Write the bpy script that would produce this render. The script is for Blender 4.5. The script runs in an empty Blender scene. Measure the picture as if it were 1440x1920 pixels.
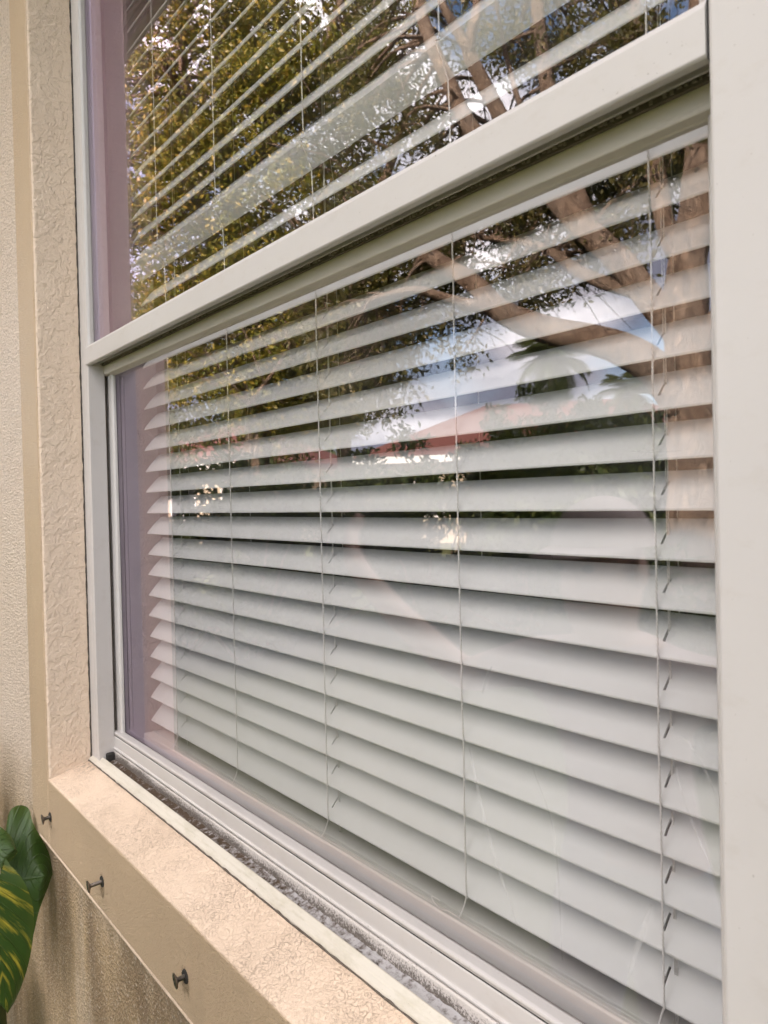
import bpy, bmesh, math, random
import numpy as np
from mathutils import Vector, Matrix, noise as mnoise

random.seed(7); rng = np.random.default_rng(7)
S = bpy.context.scene
COL = S.collection
EYE = 1.5                                  # eye height above the ground

# ------------------------------------------------------------------ camera
YAW, PITCH, ROLL, FPX = math.radians(51.241), math.radians(-0.799), math.radians(-1.311), 1400.0
def cam_axes():
    f = Vector((-math.sin(YAW), math.cos(YAW), 0)); r = Vector((math.cos(YAW), math.sin(YAW), 0)); u = Vector((0, 0, 1))
    f, u = f*math.cos(PITCH) + u*math.sin(PITCH), u*math.cos(PITCH) - f*math.sin(PITCH)
    r, u = r*math.cos(ROLL) + u*math.sin(ROLL), u*math.cos(ROLL) - r*math.sin(ROLL)
    return r, u, f
CR, CU, CF = cam_axes()
cd = bpy.data.cameras.new('camera'); cam = bpy.data.objects.new('camera', cd); COL.objects.link(cam)
cd.sensor_fit = 'VERTICAL'; cd.sensor_height = 36; cd.sensor_width = 27; cd.lens = FPX/1920*36
cd.clip_start = 0.02; cd.clip_end = 600
cd.dof.use_dof = True; cd.dof.focus_distance = 1.15; cd.dof.aperture_fstop = 11
m = Matrix((CR, CU, -CF)).transposed().to_4x4(); m.translation = (0, 0, EYE)
cam.matrix_world = m
S.camera = cam

# ------------------------------------------------------------------ world and sun
SUN_DIR = Vector((0.06, 0.99, 0.0)).normalized()      # direction towards the sun, over the roof behind the wall
SUN_EL = math.radians(30)
w = bpy.data.worlds.new('World'); S.world = w; w.use_nodes = True
nt = w.node_tree; nt.nodes.clear()
def N(t, typ, **kw):
    n = t.nodes.new(typ)
    for k, v in kw.items(): setattr(n, k, v)
    return n
out = N(nt, 'ShaderNodeOutputWorld'); bg = N(nt, 'ShaderNodeBackground'); bg.inputs[1].default_value = 0.10
sky = N(nt, 'ShaderNodeTexSky', sky_type='NISHITA'); sky.sun_disc = False
sky.sun_elevation = SUN_EL; sky.sun_rotation = math.atan2(SUN_DIR.x, SUN_DIR.y)
tc = N(nt, 'ShaderNodeTexCoord'); mp = N(nt, 'ShaderNodeMapping'); mp.inputs['Scale'].default_value = (1, 1, 1.9); mp.inputs['Location'].default_value = (0.35, 0.2, 0.1)
nz = N(nt, 'ShaderNodeTexNoise'); nz.inputs['Scale'].default_value = 2.6; nz.inputs['Detail'].default_value = 6; nz.inputs['Roughness'].default_value = 0.56
rmp = N(nt, 'ShaderNodeValToRGB'); rmp.color_ramp.elements[0].position = 0.40; rmp.color_ramp.elements[1].position = 0.53
nz2 = N(nt, 'ShaderNodeTexNoise'); nz2.inputs['Scale'].default_value = 4.5; nz2.inputs['Detail'].default_value = 4
rm2 = N(nt, 'ShaderNodeValToRGB')
rm2.color_ramp.elements[0].position = 0.52; rm2.color_ramp.elements[0].color = (2.6, 2.65, 3.2, 1)
rm2.color_ramp.elements[1].position = 0.86; rm2.color_ramp.elements[1].color = (16.0, 15.0, 14.3, 1)
mx = N(nt, 'ShaderNodeMix', data_type='RGBA')
L = nt.links.new
L(tc.outputs['Generated'], mp.inputs[0]); L(mp.outputs[0], nz.inputs['Vector']); L(mp.outputs[0], nz2.inputs['Vector'])
sz = N(nt, 'ShaderNodeSeparateXYZ'); L(tc.outputs['Generated'], sz.inputs[0])
el = N(nt, 'ShaderNodeMapRange'); el.inputs['From Min'].default_value = 0.05; el.inputs['From Max'].default_value = 0.55; el.inputs['To Min'].default_value = -0.06; el.inputs['To Max'].default_value = 0.36
ad = N(nt, 'ShaderNodeMath', operation='ADD'); L(sz.outputs[2], el.inputs[0]); L(el.outputs[0], ad.inputs[0]); L(nz2.outputs['Fac'], ad.inputs[1])
L(nz.outputs['Fac'], rmp.inputs[0]); L(ad.outputs[0], rm2.inputs[0])
L(rmp.outputs[0], mx.inputs[0]); L(sky.outputs[0], mx.inputs[6]); L(rm2.outputs[0], mx.inputs[7])
L(mx.outputs[2], bg.inputs[0]); L(bg.outputs[0], out.inputs[0])
sl = bpy.data.lights.new('sun', 'SUN'); sl.energy = 5.0; sl.angle = math.radians(0.53); sl.color = (1.0, 0.86, 0.70)
so = bpy.data.objects.new('sun', sl); COL.objects.link(so); so.location = (-3, 5, 9)
sd = Vector((SUN_DIR.x*math.cos(SUN_EL), SUN_DIR.y*math.cos(SUN_EL), math.sin(SUN_EL)))
so.rotation_euler = sd.to_track_quat('Z', 'Y').to_euler()
vs = S.view_settings; vs.view_transform = 'Standard'; vs.look = 'None'; vs.gamma = 1; vs.use_curve_mapping = False
vs.exposure = 2.0
S.render.engine = 'CYCLES'; S.cycles.use_denoising = True
S.cycles.use_adaptive_sampling = True; S.cycles.adaptive_threshold = 0.03
S.cycles.max_bounces = 7; S.cycles.transparent_max_bounces = 16; S.cycles.diffuse_bounces = 2; S.cycles.glossy_bounces = 3
S.cycles.sample_clamp_indirect = 8; S.cycles.caustics_reflective = False; S.cycles.caustics_refractive = False

# ------------------------------------------------------------------ ray helpers (eye-relative pixel geometry of a 1440x1920 frame)
def ray(px, py):
    return CR*((px-720)/FPX) - CU*((py-960)/FPX) + CF
def seen_in_glass(px, py, dist, yg=0.54):
    """the real place of something whose mirror image shows in the glass, at a horizontal distance"""
    d = ray(px, py); h = math.hypot(d.x, d.y); d = d/h
    return Vector((0, 2*yg, EYE)) + Vector((d.x, -d.y, d.z))*dist

# ------------------------------------------------------------------ object helpers
def tag(o, label=None, cat=None, group=None, kind=None):
    if label: o['label'] = label
    if cat: o['category'] = cat
    if group: o['group'] = group
    if kind: o['kind'] = kind
    return o
def empty(name, loc, label, cat, group=None):
    o = bpy.data.objects.new(name, None); COL.objects.link(o); o.location = loc; o.empty_display_size = 0.1
    tag(o, label, cat, group)
    return o
def base_of(o):
    return Vector(o.location) if o.parent is None else Vector((0, 0, 0))   # parts keep world coordinates
def link(o, parent=None):
    COL.objects.link(o)
    if parent is not None:
        o.parent = parent
        o.matrix_parent_inverse = Matrix.Translation(-base_of(parent))
    return o
def new_mesh(name, verts, faces, mat, parent=None, smooth=False):
    me = bpy.data.meshes.new(name); me.from_pydata([tuple(v) for v in verts], [], faces); me.update()
    bm = bmesh.new(); bm.from_mesh(me); bmesh.ops.recalc_face_normals(bm, faces=bm.faces); bm.to_mesh(me); bm.free()
    if smooth: me.shade_smooth()
    me.materials.append(mat)
    return link(bpy.data.objects.new(name, me), parent)
def obj(name, bm, mat, parent=None, smooth=False):
    bmesh.ops.recalc_face_normals(bm, faces=bm.faces)
    me = bpy.data.meshes.new(name); bm.to_mesh(me); bm.free(); me.materials.append(mat)
    if smooth: me.shade_smooth()
    return link(bpy.data.objects.new(name, me), parent)
def bm_box(bm, x0, x1, y0, y1, z0, z1, bev=0.0, seg=2):
    r = bmesh.ops.create_cube(bm, size=1.0)
    vs_ = r['verts']
    for v in vs_:
        v.co = Vector(((x0+x1)/2 + v.co.x*(x1-x0), (y0+y1)/2 + v.co.y*(y1-y0), (z0+z1)/2 + v.co.z*(z1-z0)))
    if bev > 0:
        es = list({e for v in vs_ for e in v.link_edges})
        bmesh.ops.bevel(bm, geom=es, offset=bev, segments=seg, affect='EDGES', profile=0.5)
def box(name, x0, x1, y0, y1, z0, z1, mat, parent=None, bev=0.0, seg=2):
    bm = bmesh.new(); bm_box(bm, x0, x1, y0, y1, z0, z1, bev, seg)
    return obj(name, bm, mat, parent)
def extrude_x(name, prof, x0, x1, mat, parent=None, bev=0.0, seg=2):
    """closed (y,z) profile swept along X"""
    return _sweep(name, prof, lambda p, t: (t, p[0], p[1]), x0, x1, mat, parent, bev, seg)
def extrude_z(name, prof, z0, z1, mat, parent=None, bev=0.0, seg=2):
    """closed (x,y) profile swept along Z"""
    return _sweep(name, prof, lambda p, t: (p[0], p[1], t), z0, z1, mat, parent, bev, seg)
def _sweep(name, prof, f, a, b, mat, parent, bev, seg):
    bm = bmesh.new(); n = len(prof)
    A = [bm.verts.new(f(p, a)) for p in prof]; B = [bm.verts.new(f(p, b)) for p in prof]
    for i in range(n):
        bm.faces.new((A[i], A[(i+1) % n], B[(i+1) % n], B[i]))
    bm.faces.new(A); bm.faces.new(B)
    if bev > 0:
        bm.edges.ensure_lookup_table()
        es = [e for e in bm.edges if (e.verts[0] in A) != (e.verts[1] in A)]
        bmesh.ops.bevel(bm, geom=es, offset=bev, segments=seg, affect='EDGES', profile=0.5, clamp_overlap=True)
    return obj(name, bm, mat, parent)
def tube_data(pts, radii, sides=8, start=0):
    V, F = [], []; n = len(pts); up0 = Vector((0.31, 0.17, 0.93)).normalized()
    pts = [Vector(p) for p in pts]
    for i, p in enumerate(pts):
        t = (pts[min(i+1, n-1)] - pts[max(i-1, 0)]).normalized()
        a = t.cross(up0)
        if a.length < 0.15: a = t.cross(Vector((1, 0, 0)))
        a.normalize(); b = t.cross(a)
        for k in range(sides):
            th = 2*math.pi*k/sides
            V.append(p + (a*math.cos(th) + b*math.sin(th))*radii[i])
    for i in range(n-1):
        for k in range(sides):
            k2 = (k+1) % sides
            F.append((start+i*sides+k, start+i*sides+k2, start+(i+1)*sides+k2, start+(i+1)*sides+k))
    F.append(tuple(start+k for k in range(sides))); F.append(tuple(start+(n-1)*sides+k for k in range(sides)))
    return V, F
def tubes(name, chains, mat, parent=None, sides=8):
    V, F = [], []
    for pts, rad in chains:
        v, f = tube_data(pts, rad, sides, len(V)); V += v; F += f
    return new_mesh(name, V, F, mat, parent, smooth=True)
def spline(P, n=8):
    P = [Vector(p) for p in P]; out_ = []
    Q = [P[0]*2-P[1]] + P + [P[-1]*2-P[-2]]
    for i in range(1, len(Q)-2):
        for k in range(n):
            t = k/n; a, b, c, d = Q[i-1], Q[i], Q[i+1], Q[i+2]
            out_.append(0.5*((2*b) + (c-a)*t + (2*a-5*b+4*c-d)*t*t + (3*b-a-3*c+d)*t**3))
    out_.append(P[-1]); return out_

# ------------------------------------------------------------------ materials
class Mat:
    def __init__(self, name, rough=0.6, spec=0.4):
        self.m = bpy.data.materials.new(name); self.m.use_nodes = True
        self.t = self.m.node_tree; self.b = self.t.nodes['Principled BSDF']
        self.b.inputs['Roughness'].default_value = rough; self.b.inputs['Specular IOR Level'].default_value = spec
        self.o = self.t.nodes['Material Output']
        self.tc = None
    def L(self, a, b): self.t.links.new(a, b)
    def co(self, scale=(1, 1, 1), rot=(0, 0, 0), kind='Object'):
        if self.tc is None: self.tc = N(self.t, 'ShaderNodeTexCoord')
        mp_ = N(self.t, 'ShaderNodeMapping'); mp_.inputs['Scale'].default_value = scale; mp_.inputs['Rotation'].default_value = rot
        self.L(self.tc.outputs[kind], mp_.inputs[0]); return mp_.outputs[0]
    def noise(self, scale, detail=4, rough=0.55, vec=None, dist=0.0):
        n = N(self.t, 'ShaderNodeTexNoise'); n.inputs['Scale'].default_value = scale; n.inputs['Detail'].default_value = detail
        n.inputs['Roughness'].default_value = rough; n.inputs['Distortion'].default_value = dist
        self.L(vec if vec is not None else self.co(), n.inputs['Vector']); return n.outputs['Fac']
    def voro(self, scale, feature='F1', vec=None, rnd=1.0):
        n = N(self.t, 'ShaderNodeTexVoronoi', feature=feature); n.inputs['Scale'].default_value = scale; n.inputs['Randomness'].default_value = rnd
        self.L(vec if vec is not None else self.co(), n.inputs['Vector']); return n.outputs['Distance']
    def ramp(self, v, a, b, ca=(0, 0, 0, 1), cb=(1, 1, 1, 1), interp='LINEAR'):
        r = N(self.t, 'ShaderNodeValToRGB'); r.color_ramp.interpolation = interp
        r.color_ramp.elements[0].position = a; r.color_ramp.elements[1].position = b
        r.color_ramp.elements[0].color = ca; r.color_ramp.elements[1].color = cb
        self.L(v, r.inputs[0]); return r.outputs[0]
    def mix(self, f, a, b):
        x = N(self.t, 'ShaderNodeMix', data_type='RGBA')
        for s, i in ((f, 0), (a, 6), (b, 7)):
            if hasattr(s, 'is_output'): self.L(s, x.inputs[i])
            else: x.inputs[i].default_value = s if i == 0 else (*s[:3], 1)
        return x.outputs[2]
    def math(self, op, a, b=None, c=None):
        x = N(self.t, 'ShaderNodeMath', operation=op)
        for s, i in ((a, 0), (b, 1), (c, 2)):
            if s is None: continue
            if hasattr(s, 'is_output'): self.L(s, x.inputs[i])
            else: x.inputs[i].default_value = s
        return x.outputs[0]
    def sep(self, vec=None):
        s = N(self.t, 'ShaderNodeSeparateXYZ'); self.L(vec if vec is not None else self.co(), s.inputs[0]); return s.outputs
    def color(self, c):
        if hasattr(c, 'is_output'): self.L(c, self.b.inputs['Base Color'])
        else: self.b.inputs['Base Color'].default_value = (*c, 1)
        return self
    def rough(self, r): self.L(r, self.b.inputs['Roughness']); return self
    def bump(self, h, dist, strength=1.0):
        n = N(self.t, 'ShaderNodeBump'); n.inputs['Distance'].default_value = dist; n.inputs['Strength'].default_value = strength
        self.L(h, n.inputs['Height']); self.L(n.outputs[0], self.b.inputs['Normal']); return self

def mat_plain(name, c, rough=0.5, var=0.06, scale=30, spec=0.4):
    k = Mat(name, rough, spec); n = k.noise(scale, 5)
    k.color(k.mix(n, tuple(x*(1-var) for x in c), tuple(min(1, x*(1+var)) for x in c)))
    return k.m

# knock-down stucco of the reveal
k = Mat('stucco_reveal', 0.72, 0.3)
n1 = k.noise(105, 5, 0.60, dist=0.7); pl = k.ramp(n1, 0.43, 0.56, interp='EASE')
n1b = k.noise(48, 4, 0.6, dist=0.4); pb = k.ramp(n1b, 0.46, 0.54)
n2 = k.noise(480, 3); n3 = k.noise(9, 3)
h = k.math('ADD', k.math('MULTIPLY', pl, 0.40), k.math('MULTIPLY', pb, 0.95)); h = k.math('ADD', h, k.math('MULTIPLY', n2, 0.5))
pit = k.ramp(k.noise(150, 4, 0.6), 0.34, 0.42, (1, 1, 1, 1), (0, 0, 0, 1))
c = k.mix(n3, (0.745, 0.59, 0.46), (0.805, 0.66, 0.53)); c = k.mix(k.math('MULTIPLY', pit, 0.22), c, (0.36, 0.26, 0.18))
k.color(c); k.bump(h, 0.0012, 1.0); M_REVEAL = k.m

# smooth sanded band around the opening
k = Mat('stucco_band', 0.45, 0.45)
n2 = k.noise(380, 3); n3 = k.noise(7, 4); sp = k.ramp(k.noise(430, 2), 0.56, 0.68)
c = k.mix(n3, (0.565, 0.41, 0.27), (0.62, 0.46, 0.315)); c = k.mix(k.math('MULTIPLY', sp, 0.45), c, (0.74, 0.57, 0.38))
streak = k.ramp(k.noise(16, 5, vec=k.co((1, 1, 0.08))), 0.55, 0.75)
c = k.mix(k.math('MULTIPLY', streak, 0.18), c, (0.34, 0.24, 0.15))
k.color(c); k.bump(k.math('ADD', n2, k.math('MULTIPLY', sp, 0.6)), 0.0022, 1.0); M_BAND = k.m

# top of the sill: stucco, sky light put into its pale colour, with cracks and specks of dirt
k = Mat('stucco_sill', 0.7, 0.3)
wob = N(k.t, 'ShaderNodeTexNoise'); wob.inputs['Scale'].default_value = 70; wob.inputs['Detail'].default_value = 4; k.L(k.co(), wob.inputs['Vector'])
wv = N(k.t, 'ShaderNodeVectorMath', operation='MULTIPLY_ADD'); wv.inputs[1].default_value = (0.028, 0.028, 0.028)
k.L(wob.outputs['Color'], wv.inputs[0]); k.L(k.co(), wv.inputs[2])
ed = k.voro(165, 'DISTANCE_TO_EDGE', wv.outputs[0]); crack = k.ramp(ed, 0.015, 0.055, (1, 1, 1, 1), (0, 0, 0, 1))
patch = k.ramp(k.noise(13, 4), 0.36, 0.60, (0.35, 0.35, 0.35, 1)); crack = k.math('MULTIPLY', crack, patch)
dirt = k.ramp(k.noise(260, 4, 0.7), 0.60, 0.70); big = k.ramp(k.noise(22, 4), 0.56, 0.70)
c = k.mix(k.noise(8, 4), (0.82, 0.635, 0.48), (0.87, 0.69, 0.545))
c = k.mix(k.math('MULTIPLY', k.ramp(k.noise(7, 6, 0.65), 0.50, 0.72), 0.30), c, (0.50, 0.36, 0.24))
c = k.mix(k.math('MULTIPLY', crack, 0.36), c, (0.23, 0.14, 0.08))
c = k.mix(k.math('MULTIPLY', dirt, k.math('MULTIPLY', big, 0.55)), c, (0.10, 0.065, 0.04))
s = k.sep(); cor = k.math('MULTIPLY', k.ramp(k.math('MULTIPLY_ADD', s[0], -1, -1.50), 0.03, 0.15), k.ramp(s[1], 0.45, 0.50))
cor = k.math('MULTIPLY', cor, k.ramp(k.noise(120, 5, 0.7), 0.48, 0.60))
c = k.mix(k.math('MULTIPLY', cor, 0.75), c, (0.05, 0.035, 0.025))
k.color(c); hh = k.math('ADD', k.math('MULTIPLY', crack, -0.7), k.math('ADD', k.noise(150, 4), k.math('MULTIPLY', k.ramp(k.noise(120, 4, dist=0.5), 0.44, 0.56), 0.4)))
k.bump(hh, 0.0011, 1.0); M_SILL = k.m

# coarse sprayed wall
k = Mat('stucco_wall', 0.48, 0.3)
v1 = k.noise(170, 4, 0.62); v2 = k.voro(210, 'SMOOTH_F1')
st = k.ramp(k.noise(6, 6, 0.62, vec=k.co((1, 1, 0.22))), 0.40, 0.60); wh = k.ramp(k.noise(5, 4, vec=k.co((1, 1, 0.3), (0, 0, 1.0))), 0.52, 0.68)
c = k.mix(k.noise(6, 4), (0.76, 0.61, 0.495), (0.82, 0.675, 0.56))
z_ = k.sep()[2]; low = k.ramp(k.math('SUBTRACT', z_, 0.4), 0.30, 0.54, (1, 1, 1, 1), (0, 0, 0, 1))
c = k.mix(k.math('MULTIPLY', low, 0.9), c, (0.56, 0.395, 0.225)); c = k.mix(k.math('MULTIPLY', wh, k.math('MULTIPLY', low, 0.6)), c, (0.74, 0.65, 0.56))  # brown weathering low down; pale blotches paint the sky's sheen into the colour
c = k.mix(k.math('MULTIPLY', st, k.math('MULTIPLY', low, 0.80)), c, (0.20, 0.13, 0.075))
pit = k.ramp(v1, 0.36, 0.47, (1, 1, 1, 1), (0, 0, 0, 1)); c = k.mix(k.math('MULTIPLY', pit, 0.45), c, (0.34, 0.25, 0.18))
lite = k.ramp(v1, 0.56, 0.66); c = k.mix(k.math('MULTIPLY', lite, 0.45), c, (0.86, 0.76, 0.66))
k.color(c); k.bump(k.math('ADD', v1, k.math('MULTIPLY', v2, 0.5)), 0.0085, 1.0); M_WALL = k.m

# white vinyl, plain and mildewed
k = Mat('vinyl', 0.36, 0.45)
c = k.mix(k.noise(5, 4), (0.545, 0.512, 0.492), (0.60, 0.568, 0.552))
gr = k.ramp(k.noise(38, 6, 0.72, vec=k.co((0.5, 1, 1))), 0.54, 0.80); c = k.mix(k.math('MULTIPLY', gr, 0.30), c, (0.42, 0.36, 0.30))
scr = k.ramp(k.noise(26, 3, vec=k.co((3, 1, 0.25), (0, 0.5, 0))), 0.735, 0.76); c = k.mix(k.math('MULTIPLY', scr, 0.35), c, (0.30, 0.25, 0.20))
spk = k.ramp(k.noise(300, 2), 0.735, 0.77); c = k.mix(k.math('MULTIPLY', spk, 0.6), c, (0.18, 0.14, 0.10))
k.color(c); k.bump(k.noise(40, 3), 0.0004, 0.25); M_VINYL = k.m
k = Mat('vinyl_grimy', 0.5, 0.35)
c = k.mix(k.noise(5, 4), (0.64, 0.585, 0.52), (0.70, 0.645, 0.58))
g = k.ramp(k.noise(55, 6, 0.75, vec=k.co((0.25, 1, 1))), 0.56, 0.74); c = k.mix(k.math('MULTIPLY', g, 0.30), c, (0.16, 0.12, 0.085))
k.color(c); M_GRIMY = k.m
k = Mat('vinyl_mildew', 0.6, 0.3)
c = k.mix(k.noise(8, 4), (0.60, 0.545, 0.50), (0.68, 0.63, 0.60))
zz = k.math('SUBTRACT', k.sep()[2], 0.9); hgt = k.ramp(zz, 0.058, 0.088, (1, 1, 1, 1), (0, 0, 0, 1))
big = k.noise(26, 4, 0.6, vec=k.co((0.5, 1, 1))); fin = k.noise(430, 5, 0.75, vec=k.co((1, 1, 0.8)))
mm = k.math('ADD', k.math('MULTIPLY', fin, 1.0), k.math('ADD', k.math('MULTIPLY', big, 0.35), k.math('MULTIPLY', hgt, 0.50)))
xm = k.sep()[0]; left = k.ramp(k.math('MULTIPLY_ADD', xm, -0.5, 0), 0.28, 0.80)
mm = k.math('ADD', mm, k.math('MULTIPLY', left, 0.12))
mm = k.ramp(mm, 0.84, 1.18); c = k.mix(k.math('MULTIPLY', mm, 0.88), c, (0.075, 0.058, 0.045))
k.color(c); M_MILDEW = k.m
k = Mat('track_dirt', 0.9, 0.1)
xm = k.sep()[0]; left = k.ramp(k.math('MULTIPLY_ADD', xm, -0.5, 0), 0.30, 0.60)
dn = k.noise(180, 6, 0.75); c = k.mix(dn, (0.035, 0.026, 0.02), (0.17, 0.12, 0.085))
clean = k.ramp(k.math('ADD', k.math('MULTIPLY', left, -0.25), k.noise(90, 5, 0.7)), 0.28, 0.50)
c = k.mix(clean, c, (0.52, 0.50, 0.51))
k.color(c); k.bump(dn, 0.003, 0.9); M_TRACK = k.m

M_DARK = mat_plain('dark_rubber', (0.03, 0.027, 0.024), 0.8)
k = Mat('vinyl_lip', 0.55, 0.35)
c = k.mix(k.noise(5, 4), (0.60, 0.55, 0.47), (0.68, 0.63, 0.55)); g = k.ramp(k.noise(38, 6, 0.7, vec=k.co((0.35, 1, 1))), 0.50, 0.72)
c = k.mix(k.math('MULTIPLY', g, 0.5), c, (0.40, 0.36, 0.24)); fk = k.ramp(k.noise(420, 3), 0.68, 0.76); c = k.mix(k.math('MULTIPLY', fk, 0.55), c, (0.16, 0.12, 0.08))
k.color(c); k.bump(k.noise(60, 4), 0.0006, 0.6); M_LIP_V = k.m
M_SEAL = mat_plain('seal_brown', (0.13, 0.11, 0.09), 0.8); M_TUFT = mat_plain('seal_tuft', (0.27, 0.24, 0.20), 0.9, 0.4, 200)
M_CAULKD = mat_plain('caulk_black', (0.07, 0.055, 0.045), 0.85, 0.7, 200)
M_CAULK = mat_plain('caulk_dirty', (0.12, 0.095, 0.075), 0.85, 0.6, 160)
M_SLAT = None
k = Mat('blind_slat', 0.38, 0.45)
gr = k.noise(30, 6, 0.6, vec=k.co((0.12, 1.0, 6.0)))
c = k.mix(gr, (0.70, 0.72, 0.705), (0.75, 0.77, 0.755))
dst = k.ramp(k.noise(11, 5, vec=k.co((0.6, 1, 1))), 0.55, 0.80); c = k.mix(k.math('MULTIPLY', dst, 0.14), c, (0.58, 0.56, 0.52))
k.color(c); k.bump(gr, 0.00035, 0.35); M_SLAT = k.m
M_RAILGREY = mat_plain('blind_rail', (0.60, 0.605, 0.585), 0.4, 0.04, 20)
k = Mat('cord', 0.85, 0.15)
wv_ = N(k.t, 'ShaderNodeTexWave', wave_type='BANDS', bands_direction='DIAGONAL'); wv_.inputs['Scale'].default_value = 130; k.L(k.co((1.6, 1.6, 1)), wv_.inputs['Vector'])
k.color(k.mix(wv_.outputs['Fac'], (0.70, 0.69, 0.66), (0.88, 0.87, 0.84))); k.bump(wv_.outputs['Fac'], 0.0006, 0.8); M_CORD = k.m

# glass: clear sheet with a coated, slightly violet reflection growing towards grazing angles
def glass(name, r0):
    k = Mat(name); t = k.t; t.nodes.remove(k.b)
    lw = N(t, 'ShaderNodeLayerWeight'); lw.inputs['Blend'].default_value = 0.5
    p5 = k.math('POWER', lw.outputs['Facing'], 4.0); r = k.math('MULTIPLY_ADD', p5, 1-r0, r0)
    gl = N(t, 'ShaderNodeBsdfGlossy'); gl.inputs['Roughness'].default_value = 0.0; k.L(k.mix(k.ramp(lw.outputs['Facing'], 0.56, 0.74), (0.94, 0.92, 0.98), (0.90, 0.70, 1.0)), gl.inputs['Color'])
    tr = N(t, 'ShaderNodeBsdfTransparent'); tr.inputs['Color'].default_value = (0.99, 0.98, 0.98, 1)
    wn = k.noise(3.2, 2); bp = N(t, 'ShaderNodeBump'); bp.inputs['Distance'].default_value = 0.00025; bp.inputs['Strength'].default_value = 0.35
    k.L(wn, bp.inputs['Height']); k.L(bp.outputs[0], gl.inputs['Normal'])
    ms = N(t, 'ShaderNodeMixShader'); k.L(r, ms.inputs[0]); k.L(tr.outputs[0], ms.inputs[1]); k.L(gl.outputs[0], ms.inputs[2])
    df = N(t, 'ShaderNodeBsdfDiffuse'); df.inputs['Color'].default_value = (0.8, 0.79, 0.77, 1)
    haze = k.math('MULTIPLY', k.ramp(k.noise(6, 5, 0.6), 0.40, 0.75), 0.010)
    m2 = N(t, 'ShaderNodeMixShader'); k.L(haze, m2.inputs[0]); k.L(ms.outputs[0], m2.inputs[1]); k.L(df.outputs[0], m2.inputs[2])
    k.L(m2.outputs[0], k.o.inputs[0]); return k.m
M_GLASS = glass('coated_glass', 0.108)
k = Mat('smear'); t = k.t; t.nodes.remove(k.b)
df = N(t, 'ShaderNodeBsdfDiffuse'); df.inputs['Color'].default_value = (0.9, 0.88, 0.86, 1); tr = N(t, 'ShaderNodeBsdfTransparent')
ms = N(t, 'ShaderNodeMixShader'); k.L(k.math('MULTIPLY', k.ramp(k.noise(60, 4), 0.25, 0.7), 0.15), ms.inputs[0]); k.L(tr.outputs[0], ms.inputs[1]); k.L(df.outputs[0], ms.inputs[2]); k.L(ms.outputs[0], k.o.inputs[0]); M_SMEAR = k.m

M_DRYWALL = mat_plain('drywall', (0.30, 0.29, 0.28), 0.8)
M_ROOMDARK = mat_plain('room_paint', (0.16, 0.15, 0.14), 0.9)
M_SOFFIT = mat_plain('soffit_paint', (0.72, 0.68, 0.62), 0.6, 0.05, 8)
M_GUTTER = mat_plain('gutter_paint', (0.75, 0.71, 0.66), 0.4, 0.05, 8)
k = Mat('roof_tile', 0.8, 0.2); c = k.mix(k.noise(9, 5), (0.10, 0.034, 0.026), (0.16, 0.060, 0.046)); k.color(c); M_ROOF = k.m
M_CREAM = mat_plain('cream_paint', (0.50, 0.41, 0.30), 0.8, 0.05, 2)
M_HOUSEGLASS = mat_plain('house_glass', (0.03, 0.035, 0.04), 0.08, 0.1, 2, 0.6)
M_WHITE = mat_plain('white_trim', (0.75, 0.73, 0.70), 0.5)
M_WOODDOOR = mat_plain('door_paint', (0.20, 0.10, 0.06), 0.5)
k = Mat('screw_metal', 0.38, 0.5); k.b.inputs['Metallic'].default_value = 1.0
c = k.mix(k.noise(700, 4), (0.10, 0.085, 0.075), (0.36, 0.32, 0.29)); k.color(c); M_SCREW = k.m
k = Mat('rust'); t = k.t; t.nodes.remove(k.b)
df = N(t, 'ShaderNodeBsdfDiffuse'); df.inputs['Color'].default_value = (0.20, 0.11, 0.055, 1); tr = N(t, 'ShaderNodeBsdfTransparent'); ms = N(t, 'ShaderNodeMixShader')
k.L(k.math('MULTIPLY', k.ramp(k.noise(170, 5, 0.7), 0.42, 0.68), 0.5), ms.inputs[0]); k.L(tr.outputs[0], ms.inputs[1]); k.L(df.outputs[0], ms.inputs[2]); k.L(ms.outputs[0], k.o.inputs[0]); M_RUST = k.m
k = Mat('bark', 0.85, 0.2)
bn = k.ramp(k.noise(11, 7, 0.75, vec=k.co((1, 1, 0.5)), dist=1.2), 0.34, 0.66); lich = k.ramp(k.noise(3.5, 4), 0.45, 0.65)
c = k.mix(bn, (0.13, 0.08, 0.05), (0.54, 0.385, 0.27)); c = k.mix(k.math('MULTIPLY', lich, 0.30), c, (0.48, 0.42, 0.35))  # dark patches paint dappled leaf shade along with the rough bark
k.color(c); k.bump(bn, 0.05, 1.0); M_BARK = k.m
def leaf_mat(name, cols, rough=0.42, trans=0.35):
    k = Mat(name, rough, 0.4)
    g = N(k.t, 'ShaderNodeNewGeometry'); r = N(k.t, 'ShaderNodeValToRGB'); cr = r.color_ramp; cr.interpolation = 'LINEAR'
    while len(cr.elements) < len(cols): cr.elements.new(0.5)
    for i, (p, c_) in enumerate(cols): cr.elements[i].position = p; cr.elements[i].color = (*c_, 1)
    k.L(g.outputs['Random Per Island'], r.inputs[0]); k.L(r.outputs[0], k.b.inputs['Base Color'])
    tl = N(k.t, 'ShaderNodeBsdfTranslucent'); ml = k.mix(0.5, r.outputs[0], (0.30, 0.32, 0.06)); k.L(ml, tl.inputs['Color'])
    ms_ = N(k.t, 'ShaderNodeMixShader'); ms_.inputs[0].default_value = trans
    k.L(k.b.outputs[0], ms_.inputs[1]); k.L(tl.outputs[0], ms_.inputs[2]); k.L(ms_.outputs[0], k.o.inputs[0]); return k.m
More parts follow.
